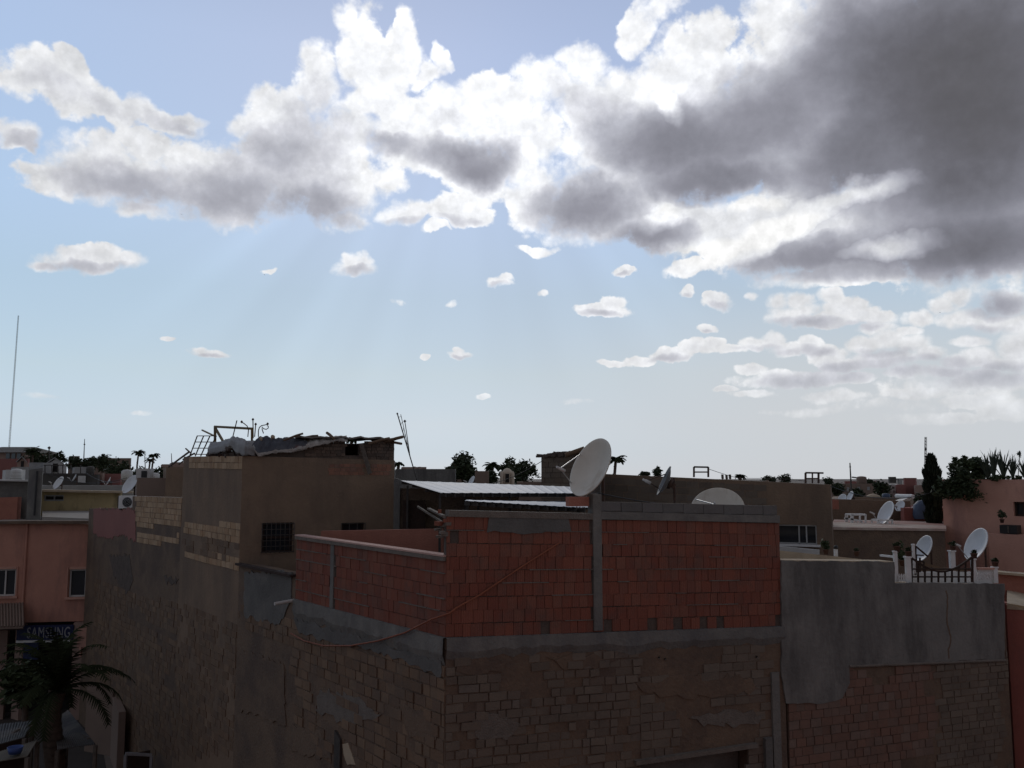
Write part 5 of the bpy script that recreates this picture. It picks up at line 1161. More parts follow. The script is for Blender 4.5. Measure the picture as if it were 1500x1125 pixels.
b = MB(); zf = P(1473,884,18.75).z-.01; b.prism([q0.to_2d()+Vector((0,-.03)), q1.to_2d()+Vector((0,-.03)), q3.to_2d()+Vector((0,-.01)), q2.to_2d()+Vector((.2,-.01))], zf-.1, [zf+.02, zf-.3, zf-.2, zf+.06]); b.build('ledge', 'tan_screed', rd_)
# ------------------------------------------------------------------ left: pink shop house, yellow house, market
shop = thing('pink_shop_house', 'pink plastered house with two windows over a blue shop sign', 'house', (-20, 36, 0))
q0, q1 = P(-70,800,33.6), P(38,800,34.2); q2 = P(141,800,34.6)
wl = [px_rect(q0, q1, -8, 834, 22, 873)]; wr = [px_rect(q1, q2, 102, 834, 131, 874)]
zt_ = P(38,767,34.2).z; zb_s = P(60,912,34.2).z
b = MB(); b.wall(q0.to_2d(), q1.to_2d(), zb_s, zt_, .35, wl, 0); b.wall(q1.to_2d(), q2.to_2d(), zb_s, (zt_, P(141,768,34.6).z), .35, wr, 0); b.build('wall', 'pink_plaster', shop)
b = MB(); b.wall(q0.to_2d()+Vector((0,1.6)), q2.to_2d()+Vector((0,1.6)), 0, zb_s+.3, .3); b.build('shop_front', 'dark_interior', shop)
b = MB()
for x0, x1 in ((-70,-30),(-8,10),(32,39),(106,141)): a, e = P(x0,950,34.25), P(x1,950,34.4); b.wall(a.to_2d(), e.to_2d(), 0, zb_s-.02, .5)
b.build('shop_pier', 'far_wall', shop)
b = MB(); b.prism([q0.to_2d()+Vector((0,.36)), q2.to_2d()+Vector((0,.36)), q2.to_2d()+Vector((.6,9)), q0.to_2d()+Vector((-2,9))], zt_-.5, zt_-.06); b.wall(q2.to_2d()+Vector((0,.3)), q2.to_2d()+Vector((.6,9)), 0, zt_-.07, .3); b.build('roof', 'roof_screed', shop)
b = MB(); a, e = q0+Vector((0,-.03,0)), q1+Vector((0,-.03,0)); g_ = q2+Vector((0,-.03,0)); zc_ = zt_+.06
b.beam((a.x,a.y,zc_), (e.x,e.y,zc_), .5, .11); b.beam((e.x,e.y,zc_+.002), (g_.x,g_.y,zc_-.02), .5, .11); b.build('cornice', 'adobe_plaster', shop)
b = MB(); b.tube([(q1.x+.03,q1.y-.05,zt_), (q1.x+.03,q1.y-.05,zb_s)], .045, 8); b.build('downpipe', 'pink_plaster', shop)
def winpane(par, p0, p1, h_, bar, fm='off_white'):
    p0, p1 = p0.to_2d(), p1.to_2d(); d = (p1-p0).normalized(); n = Vector((d.y,-d.x)); X = lambda s, z, o: Vector((p0.x+d.x*s+n.x*o, p0.y+d.y*s+n.y*o, z))
    b = MB(); b.wall(X(h_[0],0,-.14).to_2d(), X(h_[1],0,-.14).to_2d(), h_[2], h_[3], .03); w_ = b.build('window', 'dark_glass', par); b = MB(); t = .06
    for s in (h_[0]+t/2, h_[1]-t/2, h_[0]+(h_[1]-h_[0])*bar): b.beam(X(s,h_[2],-.10), X(s,h_[3],-.10), t, .05, up=(d.x,d.y,0))
    for z in (h_[2]+t/2, h_[3]-t/2): b.beam(X(h_[0]+t,z,-.10), X(h_[1]-t,z,-.10), .05, t)
    b.build('frame', fm, w_)
    b = MB(); b.beam(X(h_[0]-.1,h_[2]-.04,.04), X(h_[1]+.1,h_[2]-.04,.04), .14, .08)
    for s in (h_[0]-.045, h_[1]+.045): b.beam(X(s,h_[2],.012), X(s,h_[3]+.09,.012), .09, .03, up=(d.x,d.y,0))
    b.beam(X(h_[0],h_[3]+.045,.012), X(h_[1],h_[3]+.045,.012), .03, .09)
    b.build('surround', 'salmon_plaster', w_)
winpane(shop, q0, q1, wl[0], .5); winpane(shop, q1, q2, wr[0], .76)
# awning over the neighbouring stall
aw = thing('tiled_awning', 'dark tiled awning sloping over the stall beside the blue sign', 'awning', P(0,930,33.4))
b = MB(); A_ = [P(-60,888,33.9), P(33,884,34.1), P(34,918,33.0), P(-60,922,32.8)]; b.face(A_); b.face([v-Vector((0,0,.06)) for v in A_][::-1]); 
for i in range(4): j = (i+1) % 4; b.face([A_[i], A_[i]-Vector((0,0,.06)), A_[j]-Vector((0,0,.06)), A_[j]])
for k in range(22): u = k/21; b.tube([A_[0].lerp(A_[1],u)+Vector((0,0,.02)), A_[3].lerp(A_[2],u)+Vector((0,0,.02))], .04, 6)
b.build('tiles', 'far_brown', aw)
b = MB(); b.beam(P(-60,922,32.9)-Vector((0,0,.05)), P(34,918,33.1)-Vector((0,0,.05)), .08, .10); b.build('fascia', 'dark_wood', aw)
# the shop sign: blue board with its lettering
mat('sign_grey', (.30,.30,.31), (.25,.25,.26), 6, bump=0)
sg = thing('shop_sign', 'dark blue shop sign with pale capital letters above the shop door', 'sign', P(66,932,34.0))
a, e = P(25,918,34.0), P(108,917,34.2); z0_, z1_ = P(60,938,34.0).z, P(60,917,34.0).z
b = MB(); b.wall(a.to_2d(), e.to_2d(), z0_, z1_, .18); b.build('board', 'blue_paint', sg)
b = MB(); b.wall(a.to_2d()+Vector((0,-.02)), a.to_2d().lerp(e.to_2d(), .95)+Vector((0,-.02)), z0_-.09, z0_-.01, .16); b.build('edge_strip', 'white_paint', sg)
cu = bpy.data.curves.new('lettering', 'FONT'); cu.body = 'SAMSUNG'; cu.size = .60; cu.extrude = .012; cu.align_x = 'LEFT'; cu.space_character = 1.12
to = bpy.data.objects.new('lettering', cu); COL.objects.link(to); bpy.context.view_layer.update()
dg = bpy.context.evaluated_depsgraph_get(); me = bpy.data.meshes.new_from_object(to.evaluated_get(dg)); bpy.data.objects.remove(to)
lt = bpy.data.objects.new('lettering', me); COL.objects.link(lt); me.materials.clear(); me.materials.append(MATS['sign_grey']); lt.parent = sg
lw = max(v.co.x for v in me.vertices); tp = P(40,934.5,33.96); te = P(103,934.5,34.1); dv = (te-tp); lt.location = tp-ORG[sg.name]+Vector((0,-.05,0)); lt.rotation_euler = (math.pi/2, 0, math.atan2(dv.y,dv.x)); lt.scale = (dv.length/lw, .95, 1)
b = MB(); b.wall(P(30,945,34.3).to_2d(), P(56,945,34.3).to_2d(), P(40,966,34.3).z, P(40,941,34.3).z, .1); tag(b.build('shop_banner', 'blue_paint', None, P(40,966,34.3)), 'plain blue panel hanging below the shop sign', 'sign')
b = MB(); b.wall(P(112,960,33.6).to_2d(), P(126,960,33.7).to_2d(), P(118,950,33.6).z, P(118,918,33.6).z, .12); b.wall(P(115,966,33.5).to_2d(), P(118,966,33.5).to_2d(), P(118,962,33.5).z, P(118,948,33.5).z, .1)
tag(b.build('notice_board', 'salmon_plaster', None, P(118,960,33.6)), 'upright pale pink board at the end of the shop front', 'sign')

# roofs behind the shop house
gw = house('grey_parapet_house', 'grey parapet house with a pale flat top behind the pink shop house', -40, 47, 703, 39.5, 'concrete', 6, top1=705)
b = MB(); a, e = P(-40,735,38.9), P(26,731,38.9); b.wall(a.to_2d(), e.to_2d(), zt_-.1, (P(-40,730,38.9).z, P(26,728,38.9).z), .3); tag(b.build('low_wall', 'terracotta', None, a), 'low terracotta wall on the roof of the pink shop house', 'wall')
pr = thing('chimney_stack', 'square grey masonry stack with a sloping cap and a black pipe', 'chimney', P(52,750,38.6))
b = MB(); a, e = P(42,700,38.6), P(62,700,38.6); zz = P(52,684,38.6).z; b.prism([(a.x,a.y),(e.x,e.y),(e.x-.3,e.y+.6),(a.x-.35,a.y+.6)], zt_-.1, [zz-.12, zz-.04, zz+.2, zz+.2]); b.build('stack', 'concrete', pr)
b = MB(); p = P(54,700,38.5); b.tube([(p.x,p.y,P(54,690,38.5).z),(p.x-.02,p.y,P(54,755,38.5).z)], .04, 6); b.build('pipe', 'black_plastic', pr)
yh = house('yellow_house', 'pale yellow house with a thin light coping and a dark slot window', 60, 176, 720, 44, 'yellow_plaster', 6, top1=722, wins=[(64,725,93,734)], wm='dark_interior')
b = MB(); a, e = P(60,718.5,43.9), P(197,721,43.9); b.beam(a, e, .6, .10); b.build('coping', 'tan_screed', yh)
b = MB(); b.prism([P(62,757,38).to_2d(), P(142,757,36).to_2d(), P(142,745,43.9).to_2d(), P(62,745,43.9).to_2d()], zt_-.35, [P(62,757,38).z, P(142,760,36).z, P(142,748,43.9).z, P(62,748,43.9).z]); tag(b.build('flat_roof', 'roof_screed', None, P(100,752,40)), 'weathered grey flat roof below the yellow house', 'roof')
# air conditioner
ac = thing('air_conditioner', 'white air conditioner unit with a round fan on the reddish wall top', 'air conditioner', P(186,744,30.5))
cz_ = z3+.02; cx = P(187,735,30.2); aw_, ah_ = .52, .42
b = MB(); b.box((cx.x,cx.y,cz_+.05+ah_/2), (aw_,.22,ah_)); b.build('casing', 'white_paint', ac)
b = MB(); b.lathe([(1e-3,.02),(.155,.02),(.165,.0),(.165,-.02)], (cx.x+.03,cx.y-.112,cz_+.05+ah_/2), (0,-1,0), 22); fan = b.build('fan', 'black_plastic', ac)
b = MB()
for k in range(3): b.lathe([(.05+.045*k,.026),(.053+.045*k,.028),(.056+.045*k,.026)], (cx.x+.03,cx.y-.112,cz_+.05+ah_/2), (0,-1,0), 22)
b.build('guard', 'aluminium', fan)
b = MB()
for s in (-.18,.18): b.beam((cx.x+s,cx.y-.14,cz_+.024), (cx.x+s,cx.y+.14,cz_+.024), .05, .05)
b.build('foot', 'dark_metal', ac)
b = MB(); b.box((cx.x-.30,cx.y+.02,cz_+.05+ah_/2), (.03,.16,ah_*.9)); b.build('side_panel', 'dark_metal', ac)
dish('white satellite dish standing between the yellow house and the air conditioner', 190, 709, 36, .80, (-.50,-.70,.5), P(190,722,36).z-.3, 'dish_white', G_S, arms=0)
dish('white satellite dish before the dark house beyond the yellow coping', 85, 707, 46.5, .72, (-.52,-.68,.5), P(85,719,46.5).z-.3, 'dish_white', G_S, arms=1)
house('brown_cube_house', 'dull brown house between the white dish and the brown tower house', 201, 247, 700, 35, 'far_brown', 5)
house('mauve_cube_house', 'reddish brown house touching the tall brown house', 243, 275, 684, 33, 'brown_plaster', 4)
b = MB(); q = P(212,699,36); b.box((q.x,q.y,q.z+.12), (.55,.4,.45)); b.box((q.x+.06,q.y-.21,q.z+.12), (.22,.04,.26), 0, 1); tag(b.build('roof_box', ['off_white','black_plastic'], None, q), 'pale box with a black square on the dull brown house', 'box')
for (x, y, d, w, h_, lab) in ((186,694,50,.6,.35,'small white water tank above the white dish'),(226,697,40,.45,.2,'low pale tank beside the box on the dull brown house')):
    b = MB(); q = P(x,y,d); b.lathe([(1e-3,-h_),(w/2,-h_),(w/2,h_*.4),(w/3,h_*.6),(1e-3,h_*.7)], q, (0,0,1), 12); tag(b.build('water_tank', 'off_white', None, q), lab, 'water tank')

# ------------------------------------------------------------------ market street below
def sheet(b, c0, c1, c2, c3, ribs=14, h=.03, m=0):
    n = ribs*2
    for i in range(n):
        u0, u1 = i/n, (i+1)/n; z0 = h if i % 2 else 0; z1 = 0 if i % 2 else h
        b.face([c0.lerp(c1,u0)+Vector((0,0,z0)), c0.lerp(c1,u1)+Vector((0,0,z1)), c3.lerp(c2,u1)+Vector((0,0,z1)), c3.lerp(c2,u0)+Vector((0,0,z0))], m)
def stall(label, cs, mname, posts=True):
    c = (cs[0]+cs[2])/2; rt = thing('market_stall', label, 'market stall', (c.x, c.y, 0), 'market stalls in the street')
    b = MB(); sheet(b, *cs, ribs=18, h=.015); r_ = b.build('roof_sheet', mname, rt); sd = r_.modifiers.new('t', 'SOLIDIFY'); sd.thickness = .02
    for q in cs: b = MB(); b.beam((q.x,q.y,0), (q.x,q.y,q.z-.03), .08, .08); b.build('post', 'grey_wood', rt)
    b = MB(); b.box((c.x, c.y+.3, .45), (abs(cs[1].x-cs[0].x)*.8, .9, .9)); b.build('counter', 'grey_wood', rt)
    b = MB(); b.wall(cs[3].to_2d()+Vector((.1,-.1)), cs[2].to_2d()+Vector((-.1,-.1)), 0, min(cs[2].z,cs[3].z)-.1, .05); b.build('back_panel', 'dark_wood', rt)
    return rt
mat('old_sheet', (.075,.07,.066), (.05,.045,.042), 1.5, rough=.7, bump=.3, c3=(.15,.13,.115), s3=1.0)
mat('old_canvas', (.19,.17,.135), (.13,.115,.095), 1.5, rough=.9, bump=.3)
stall('market stall with a grey corrugated roof beside the palm trunk', [P(-30,1098,21.6), P(36,1080,21.8), P(48,1056,23.6), P(-30,1064,23.4)], 'old_sheet')
stall('market stall with a pale canvas roof in front of the corrugated one', [P(-20,1118,20.6), P(40,1108,20.8), P(55,1084,21.9), P(-10,1104,21.4)], 'old_canvas')
stall('market stall with a patched dark roof behind the palm trunk', [P(84,1098,22.6), P(140,1090,23.0), P(100,1040,26.0), P(78,1056,25.6)], 'old_sheet')
for k, (x, y, lab) in enumerate(((22,1102,'blue plastic tub on the pale canvas roof of the stall'),)):
    b = MB(); q = P(x,y,20.9); b.lathe([(1e-3,-.02),(.13,-.02),(.17,.12),(.155,.12),(.12,.0),(1e-3,.0)], q, (0,0,1), 16); tag(b.build('tub', 'blue_plastic', None, q), lab, 'tub')
b = MB()
for a, e in (((-5,1092,22.2),(28,1072,22.6)),((5,1086,22.3),(46,1070,23.0)),((88,1070,24.6),(128,1086,23.2))): b.beam(P(*a)+Vector((0,0,.06)), P(*e)+Vector((0,0,.06)), .07, .03)
for i in range(0):
    pass
o_ = b; 
segs_ = [((-5,1092,22.2),(28,1072,22.6),'loose plank across the grey stall roof'),((2,1083,22.6),(46,1066,23.2),'white edged board along the top of the grey stall roof'),((90,1066,24.9),(130,1086,23.4),'loose lath on the patched dark stall roof')]
for a, e, lab in segs_:
    b = MB(); b.beam(P(*a)+Vector((0,0,.07)), P(*e)+Vector((0,0,.07)), .08, .03); tag(b.build('board', 'off_white' if 'white' in lab else 'grey_wood', None, P(*a)), lab, 'timber')
kp_ = thing('stall_panel', 'white framed panel standing in the street by the long brown wall', 'panel', P(200,1125,24.5)*1)
pa, pb_ = P(184,1104,24.0), P(222,1106,24.4); b = MB()
b.beam(pa, pb_, .07, .07); b.beam((pa.x,pa.y,0), (pa.x,pa.y,pa.z-.035), .07, .07); b.beam((pb_.x,pb_.y,0), (pb_.x,pb_.y,pb_.z-.035), .07, .07); b.build('frame', 'sign_grey', kp_)
b = MB(); b.wall((pa.x+.05,pa.y+.03), (pb_.x-.05,pb_.y+.03), .2, pa.z-.04, .03); b.build('panel', 'dark_wood', kp_)
b = MB(); b.wall(P(128,1000,30.5).to_2d(), P(166,1000,30.0).to_2d(), 0, (P(128,1000,30.5).z, P(166,1012,30).z), .25); b.wall(P(166,1000,29.9).to_2d(), P(176,1000,28).to_2d(), 0, P(166,1020,30).z, .2); tag(b.build('yard_wall', 'far_brown', None, P(150,1060,30)), 'brown yard wall at the foot of the long street wall', 'wall')
palm('street_palm', 'dark palm tree rising from the market street before the pink shop house', 84, 23.5, 1012, 122, 28, 11, None, 0., 'palm_leaf', 1.05, 1.15, .24, .15, .026)
tree('street_tree', 'dusty round tree filling the street behind the palm', 38, 27.5, 965, 1045, 80, 'leaf_mid', 1800, 44, None, 'tree', True, 0., .13)
# a person is not to be made out in the street; crates by the stalls
for x, y, d, lab in ((112,1112,22.6,'wooden crate under the patched dark stall roof'),):
    b = MB(); q = P(x,y,d); 
    for k in range(5): b.box((q.x, q.y-.2, .06+k*.1), (.5,.02,.07)); b.box((q.x, q.y+.2, .06+k*.1), (.5,.02,.07)); b.box((q.x-.24, q.y, .06+k*.1), (.02,.38,.07)); b.box((q.x+.24, q.y, .06+k*.1), (.02,.38,.07))
    b.box((q.x,q.y,.02), (.46,.38,.02)); tag(b.build('crate', 'wood', None, (q.x,q.y,0)), lab, 'crate')

# ------------------------------------------------------------------ the viewer's own house, out of view, added to shade the lane and lower walls
own = thing('viewer_house', 'unseen pink house under the viewpoint, added to shade the lane', 'house', (0, -6, 0))
b = MB(); b.wall((22,3.0), (-16,3.0), 0, 7.85, .35); b.prism([(-16,2.64),(22,2.64),(22,-14),(-16,-14)], 0, 7.4); b.build('wall', 'pink_plaster', own)
# ------------------------------------------------------------------ skyline
def far(name, label, px0, px1, ptop, d, mname, depth=8, **k): return house(name, label, px0, px1, ptop, d, mname, depth, **k)
# left skyline
hip = thing('hip_roofed_house', 'large house with a low dark hipped roof under the tall radio mast', 'house', P(5,690,120)*1)
a, e = P(-60,700,120), P(34,700,120); ze = P(0,663,120).z; b = MB(); b.prism([(a.x,a.y),(e.x,e.y),(e.x,e.y+9),(a.x,a.y+9)], 0, ze); b.build('wall', 'far_wall', hip)
b = MB(); zr = P(0,653,120).z; o = .6; r0 = (a.x+3, a.y+4.5); r1 = (P(22,700,120).x, a.y+4.5)
A_ = [Vector((a.x-o,a.y-o,ze+.02)), Vector((e.x+o,e.y-o,ze+.02)), Vector((e.x+o,e.y+9+o,ze+.02)), Vector((a.x-o,a.y+9+o,ze+.02))]; r0, r1 = Vector((*r0,zr)), Vector((*r1,zr))
b.face([A_[0],A_[1],r1,r0]); b.face([A_[1],A_[2],r1]); b.face([A_[2],A_[3],r0,r1]); b.face([A_[3],A_[0],r0]); b.face(A_[::-1]); b.build('roof', 'far_roof', hip)
b = MB()
for x in (12,20,28): q = P(x,668,119.9); b.box((q.x,q.y-.02,q.z), (.5,.12,.7))
b.build('window', 'dark_glass', hip)
far('far_house', 'dark red-brown house below the hipped roof', -40, 40, 672, 100, 'far_red', 8)
far('far_house', 'mauve flat house peeping left of the gabled white house', 18, 42, 684, 80, 'far_grey', 6)
def gable(label, px0, px1, peave, ppeak, d, mname, rm_='far_grey'):
    a, e = P(px0,700,d), P(px1,700,d); ze, zr = P(px0,peave,d).z, P(px0,ppeak,d).z; rt = thing('gabled_house', label, 'house', ((a.x+e.x)/2,a.y,0), 'gabled houses in the distance')
    m_ = (a.x+e.x)/2; b = MB(); vr = Vector((m_, a.y, 0)).normalized()*8; F_ = [Vector((a.x,a.y,0)),Vector((e.x,a.y,0)),Vector((e.x,a.y,ze)),Vector((m_,a.y,zr)),Vector((a.x,a.y,ze))]; Bk = [v+vr for v in F_]
    b.face(F_); b.face(Bk[::-1]); b.face([F_[1],Bk[1],Bk[2],F_[2]]); b.face([F_[0],F_[4],Bk[4],Bk[0]]); b.build('wall', mname, rt)
    b = MB(); t = Vector((0,0,.14)); oy = Vector((0,-.25,0))
    for i, j in ((4,3),(3,2)): b.face([F_[i]+oy+t,F_[j]+oy+t,Bk[j]+t,Bk[i]+t]); b.face([F_[i]+oy+t*.3,F_[j]+oy+t*.3,F_[j]+oy+t,F_[i]+oy+t])
    b.build('roof', rm_, rt); b = MB(); b.box((m_,a.y-.05,(ze+zr)/2-.5), ((e.x-a.x)*.2,.16,.8)); b.build('window', 'dark_interior', rt)
gable('pale gabled house with a dark attic opening, larger of the two', 64, 97, 683, 672, 85, 'off_white')
gable('small pinkish gabled house left of the larger gabled one', 24, 40, 678, 670, 95, 'far_wall')
far('far_house', 'pale low house with a long bright roof line beside the larger gabled house', 55, 74, 678, 84, 'far_grey', 5)
far('far_house', 'cream long flat house right of the larger gabled house', 108, 134, 684, 75, 'far_grey', 5)
far('dark_house', 'dark house behind the dish beyond the yellow coping', 62, 143, 695, 56, 'far_roof', 6)
b = MB(); 
for x in (66,76,85,92,104,118): b.beam(P(x,694,55.8), P(x,681.5,55.8), .05, .05)
b.beam(P(64,681.5,55.8), P(93,681.5,55.8), .05, .05); b.beam(P(64,694.5,55.8), P(135,694.5,55.8), .10, .10)
tag(b.build('railing', 'dark_metal', None, P(90,694,55.8)), 'dark railing along the top of the dark house', 'railing')
b = MB(); b.wall(P(114,707,55.7).to_2d(), P(124,707,55.7).to_2d(), P(119,707,55.7).z, P(119,697,55.7).z, .1); tag(b.build('whitewash_board', 'off_white', None, P(119,707,55.7)), 'small white panel on the dark house', 'panel')
far('red_house', 'brick red flat house between the yellow house and the far trees', 137, 176, 694, 58, 'far_red', 6)
far('grey_low_house', 'grey low house beside the white dish near the yellow coping', 60, 200, 711, 50, 'far_grey', 3)
far('far_house', 'flat brown house on the skyline left of the tall thin aerial', 100, 114, 668, 150, 'far_brown', 8)
far('far_house', 'long flat brown house on the skyline under the round tree tops', 128, 190, 671, 150, 'far_brown', 8)
far('far_house', 'tiny pink house at the foot of the skyline palms', 236, 262, 680, 120, 'far_wall', 8)
far('far_house', 'pink blockish house beside the leaning poles', 250, 277, 677, 60, 'far_wall', 5)
for i, (px, d, pt_, pb, w, s, lab) in enumerate(((46,110,656,690,26,1,'dark tree right of the hipped roof'),(64,112,660,692,24,2,'dark rounded tree left of the skyline pole'),(82,115,661,690,30,3,'broad dark tree above the larger gabled house'),(150,118,663,692,20,4,'tall dark tree standing over the long flat brown house'),(112,120,668,692,38,5,'low dark tree mass under the tall thin aerial'),(174,95,671,700,40,6,'big dark round tree left of the skyline palms'),(132,122,668,690,26,7,'dark tree between aerial and tall dark tree'),(206,110,684,702,28,8,'low shrubby tree under the taller skyline palm'),(238,112,684,702,40,9,'low dark tree near the shorter skyline palms'),(30,130,670,690,22,10,'dark tree tucked behind the small pinkish gabled house'))):
    tree('skyline_tree', lab, px, d, pt_, pb, w, 'leaf_dark', 700, 60+i, 'trees on the skyline', 'tree', True, 0.)
G_P = 'palms on the skyline'
def fpalm(label, px, d, pc, L_, seed, n=22): return palm('palm', label, px, d, pc, L_, n, seed, G_P, 0., 'palm_leaf', .6, 1.0, .11, .30, .05)
fpalm('taller skyline palm with a flat top standing clear against the sky', 203, 110, 663.5, 11, 21)
fpalm('shorter skyline palm nearer the leaning poles', 225, 105, 667, 10, 22)
fpalm('bushy skyline palm just beside the shorter one', 220, 108, 674, 9, 25)
fpalm('ragged palm on the skyline right of the hipped roof', 49, 105, 662, 14, 23)
fpalm('feathery palm on the skyline to the right of the big dish', 902, 60, 673, 17, 24, 22)
fpalm('palm in front of the domed tower trees, left one of the clump', 722, 70, 683, 16, 26, 26)
fpalm('palm top just showing at the corner of the roof shack', 584, 55, 680, 9, 27, 20)
fpalm('small palm top behind the long brown wall beside the wires', 1085, 62, 698, 10, 28, 22)
fpalm('palm tips peeping over the roof shack', 515, 60, 645, 10, 29, 20)
# middle
tree('round_tree', 'dense round tree standing behind the upper canopy', 678, 52, 666, 712, 42, 'leaf_dark', 3200, 71, None, 'tree', True, 0., .16)
for i, (px, d, pt_, pb, w, lab) in enumerate(((765,62,673,712,40,'broad dark tree right of the domed tower'),(744,66,672,705,26,'dark tree top rising behind the domed tower'),(715,64,690,715,30,'low dark bush-like tree before the clump palm'),(642,60,694,706,26,'low far tree left of the dense round tree'))):
    tree('dark_tree', lab, px, d, pt_, pb, w, 'leaf_dark', 1700, 80+i, 'trees around the domed tower', 'tree', True, 0., .15)
far('far_house', 'reddish flat house far behind the leaning lattice aerial', 588, 624, 684, 70, 'far_wall', 6)
far('far_house', 'low brown flat house spanning behind the round tree', 620, 700, 691, 75, 'far_brown', 6)
for i, (px, d, pt_, pb, w, lab) in enumerate(((962,40,683,702,13,'young leafy tree above the long brown wall by the edge-on dish'),(944,45,690,700,16,'low reddish shrub above the long brown wall'),(1128,60,696,707,36,'low bushes behind the long brown wall'),(1150,58,694,708,22,'dark bush behind the long brown wall beside the second roof frame'),(1213,60,697,712,14,'small tree at the end of the long brown wall'))):
    tree('wall_shrub', lab, px, d, pt_, pb, w, 'leaf_dark', 500, 90+i, 'shrubs behind the long brown wall', 'shrub', True, 0., .09)
def rframe(label, x0, x1, y0, y1, d, mids, yb, ext=0):
    b = MB(); q = lambda x, y: P(x,y,d); t = .055
    for x in (x0, x1): b.beam(q(x,yb), q(x,y0), t, t)
    b.beam(q(x0,y0), q(x1+ext,y0+.4), t, t); b.beam(q(x0,y1), q(x1,y1), t*.8, t*.8)
    for x in mids: b.beam(q(x,yb), q(x,y0), t*.7, t*.7)
    return tag(b.build('roof_frame', 'rusty_steel', None, q(x0,yb)), label, 'frame', 'steel frames on the long brown house')
rframe('rusty rectangular steel frame on the long brown wall above the domed dish', 1016.5, 1037.5, 684, 691.5, 29, [], 699)
rframe('second rusty steel frame with a middle post at the far end of the long brown wall', 1180, 1199, 692.5, 701, 28.5, [1190], 708, 7)
b = MB(); q = [P(1038+k*14,687+ (9 if k else 0)*min(1,k/3.)+k*.9+1.5*math.sin(k*.6),30) for k in range(11)]; b.tube(q, .008, 4); tag(b.build('washing_line', 'dark_metal', None, q[0]), 'thin wire strung between the two rusty frames', 'wire')
for k, (x, y) in enumerate(((1058,695),(1064,695.5),(1069,695))):
    b = MB(); c = P(x,y,30); b.face([c+Vector((-.04,0,0)),c+Vector((.04,0,0)),c+Vector((.05,0,-.14)),c+Vector((.0,.02,-.17)),c+Vector((-.035,0,-.13))]); o = b.build('peg_rag', 'grey_wood', None, c); o.modifiers.new('t','SOLIDIFY').thickness = .015
    tag(o, 'tiny rag pegged on the thin wire above the long brown wall', 'rag', 'rags on the wire')
# roofs crowded with small things
def tank(label, px, py, d, w, h_, mname='off_white'):
    b = MB(); q = P(px,py,d); b.lathe([(1e-3,-h_),(w/2,-h_),(w/2,h_*.5),(w*.4,h_*.62),(w*.12,h_*.7),(1e-3,h_*.7)], q, (0,0,1), 14)
    for k in range(3): b.lathe([(w/2,-h_*.6+k*h_*.4),(w/2+.02,-h_*.56+k*h_*.4),(w/2,-h_*.52+k*h_*.4)], q, (0,0,1), 14)
    tag(b.build('water_tank', mname, None, q), label, 'water tank')
tank('squat white tank on the grey parapet house', 24, 694, 43, .5, .35)
tank('dark tank standing at the end of the dark house', 132, 690, 57, .5, .45, 'far_roof')
tank('brown tank on the skyline house near the reddish stepped house', 1262, 704, 100, 1.1, .7, 'far_brown')
tank('blue-grey tank beside the thatched sunshade', 1298, 729, 58, .5, .4, 'slate_blue')
far('white_annex', 'small whitewashed annex with a round fan opening on the grey parapet house', 8, 32, 688, 45, 'off_white', 3)
b = MB(); q = P(23,696.5,44.9); b.lathe([(1e-3,.03),(.16,.03),(.19,0)], q, (0,-1,0), 18); tag(b.build('fan_opening', 'dark_interior', None, q), 'dark round fan set in the whitewashed annex', 'fan')
b = MB(); a, e = P(-40,702.4,39.3), P(47,704.3,39.3); b.beam(a, e, .5, .07); tag(b.build('coping', 'off_white', None, a), 'pale coping strip along the grey parapet house', 'coping')
for k, (x0, y0, d0, x1, y1, d1, sag, lab) in enumerate(((123,690,56,203,697,45,.5,'drooping wire over the yellow house to the dull brown house'),(62,690,38.6,186,700,36,.35,'wire slung from the masonry stack to the white dish'),(1216,712,26.4,1379,716,30,.35,'wire slung from the long brown house to the pink house'),(875,722,15.1,1136,742,16.4,.12,'cable sagging along the top of the block course'),(577,700,22.2,793,676,27,.5,'wire reaching from the grey pier to the block house'))):
    A_, E_ = P(x0,y0,d0), P(x1,y1,d1); b = MB(); b.tube([A_.lerp(E_,i/14)-Vector((0,0,sag*4*(i/14)*(1-i/14))) for i in range(15)], .010, 4); tag(b.build('wire', 'black_plastic', None, A_), lab, 'wire')
for k, (x, y, d, s, lab) in enumerate(((158,705,52,.5,'small white dish on the brick red flat house'),(108,700,55,.5,'small dish facing left on the dark house'),(1233,731,35.5,.42,'small white dish by the orange clay box'),(1318,741,33.6,.40,'small pale dish on the reddish parapet house'),(690,705,40,.5,'small white dish in front of the brown flat house'))):
    dish(lab, x, y, d, s, (-.80,-.35,.45), P(x,y,d).z-s*.9, 'dish_white', G_S, arms=1)
for k, (x0, x1, yt, d, h_, lab) in enumerate(((140,150,693,57.5,.5,'stub chimney on the brick red flat house'),(1284,1290,729,50,.6,'little brown stair hut on the flat roof behind the mauve brown house'),(604,616,684,31.5,.3,'low stack of blocks on the grey block house'),(1120,1128,703,27.6,.22,'few loose blocks on the long brown wall'),(935,941,698,29,.2,'two loose blocks on the long brown wall near the leafy tree'))):
    a, e = P(x0,yt,d), P(x1,yt,d); b = MB(); rr = random.Random(k); n = 3
    for i in range(n): b.box((a.x+(e.x-a.x)*(i+.5)/n, a.y+.2, a.z-h_/2+rr.uniform(-.05,.02)), ((e.x-a.x)/n*.92, .3, h_), rr.uniform(-.1,.1))
    tag(b.build('block_stack', 'far_brown' if k % 2 else 'far_wall', None, a), lab, 'stack')
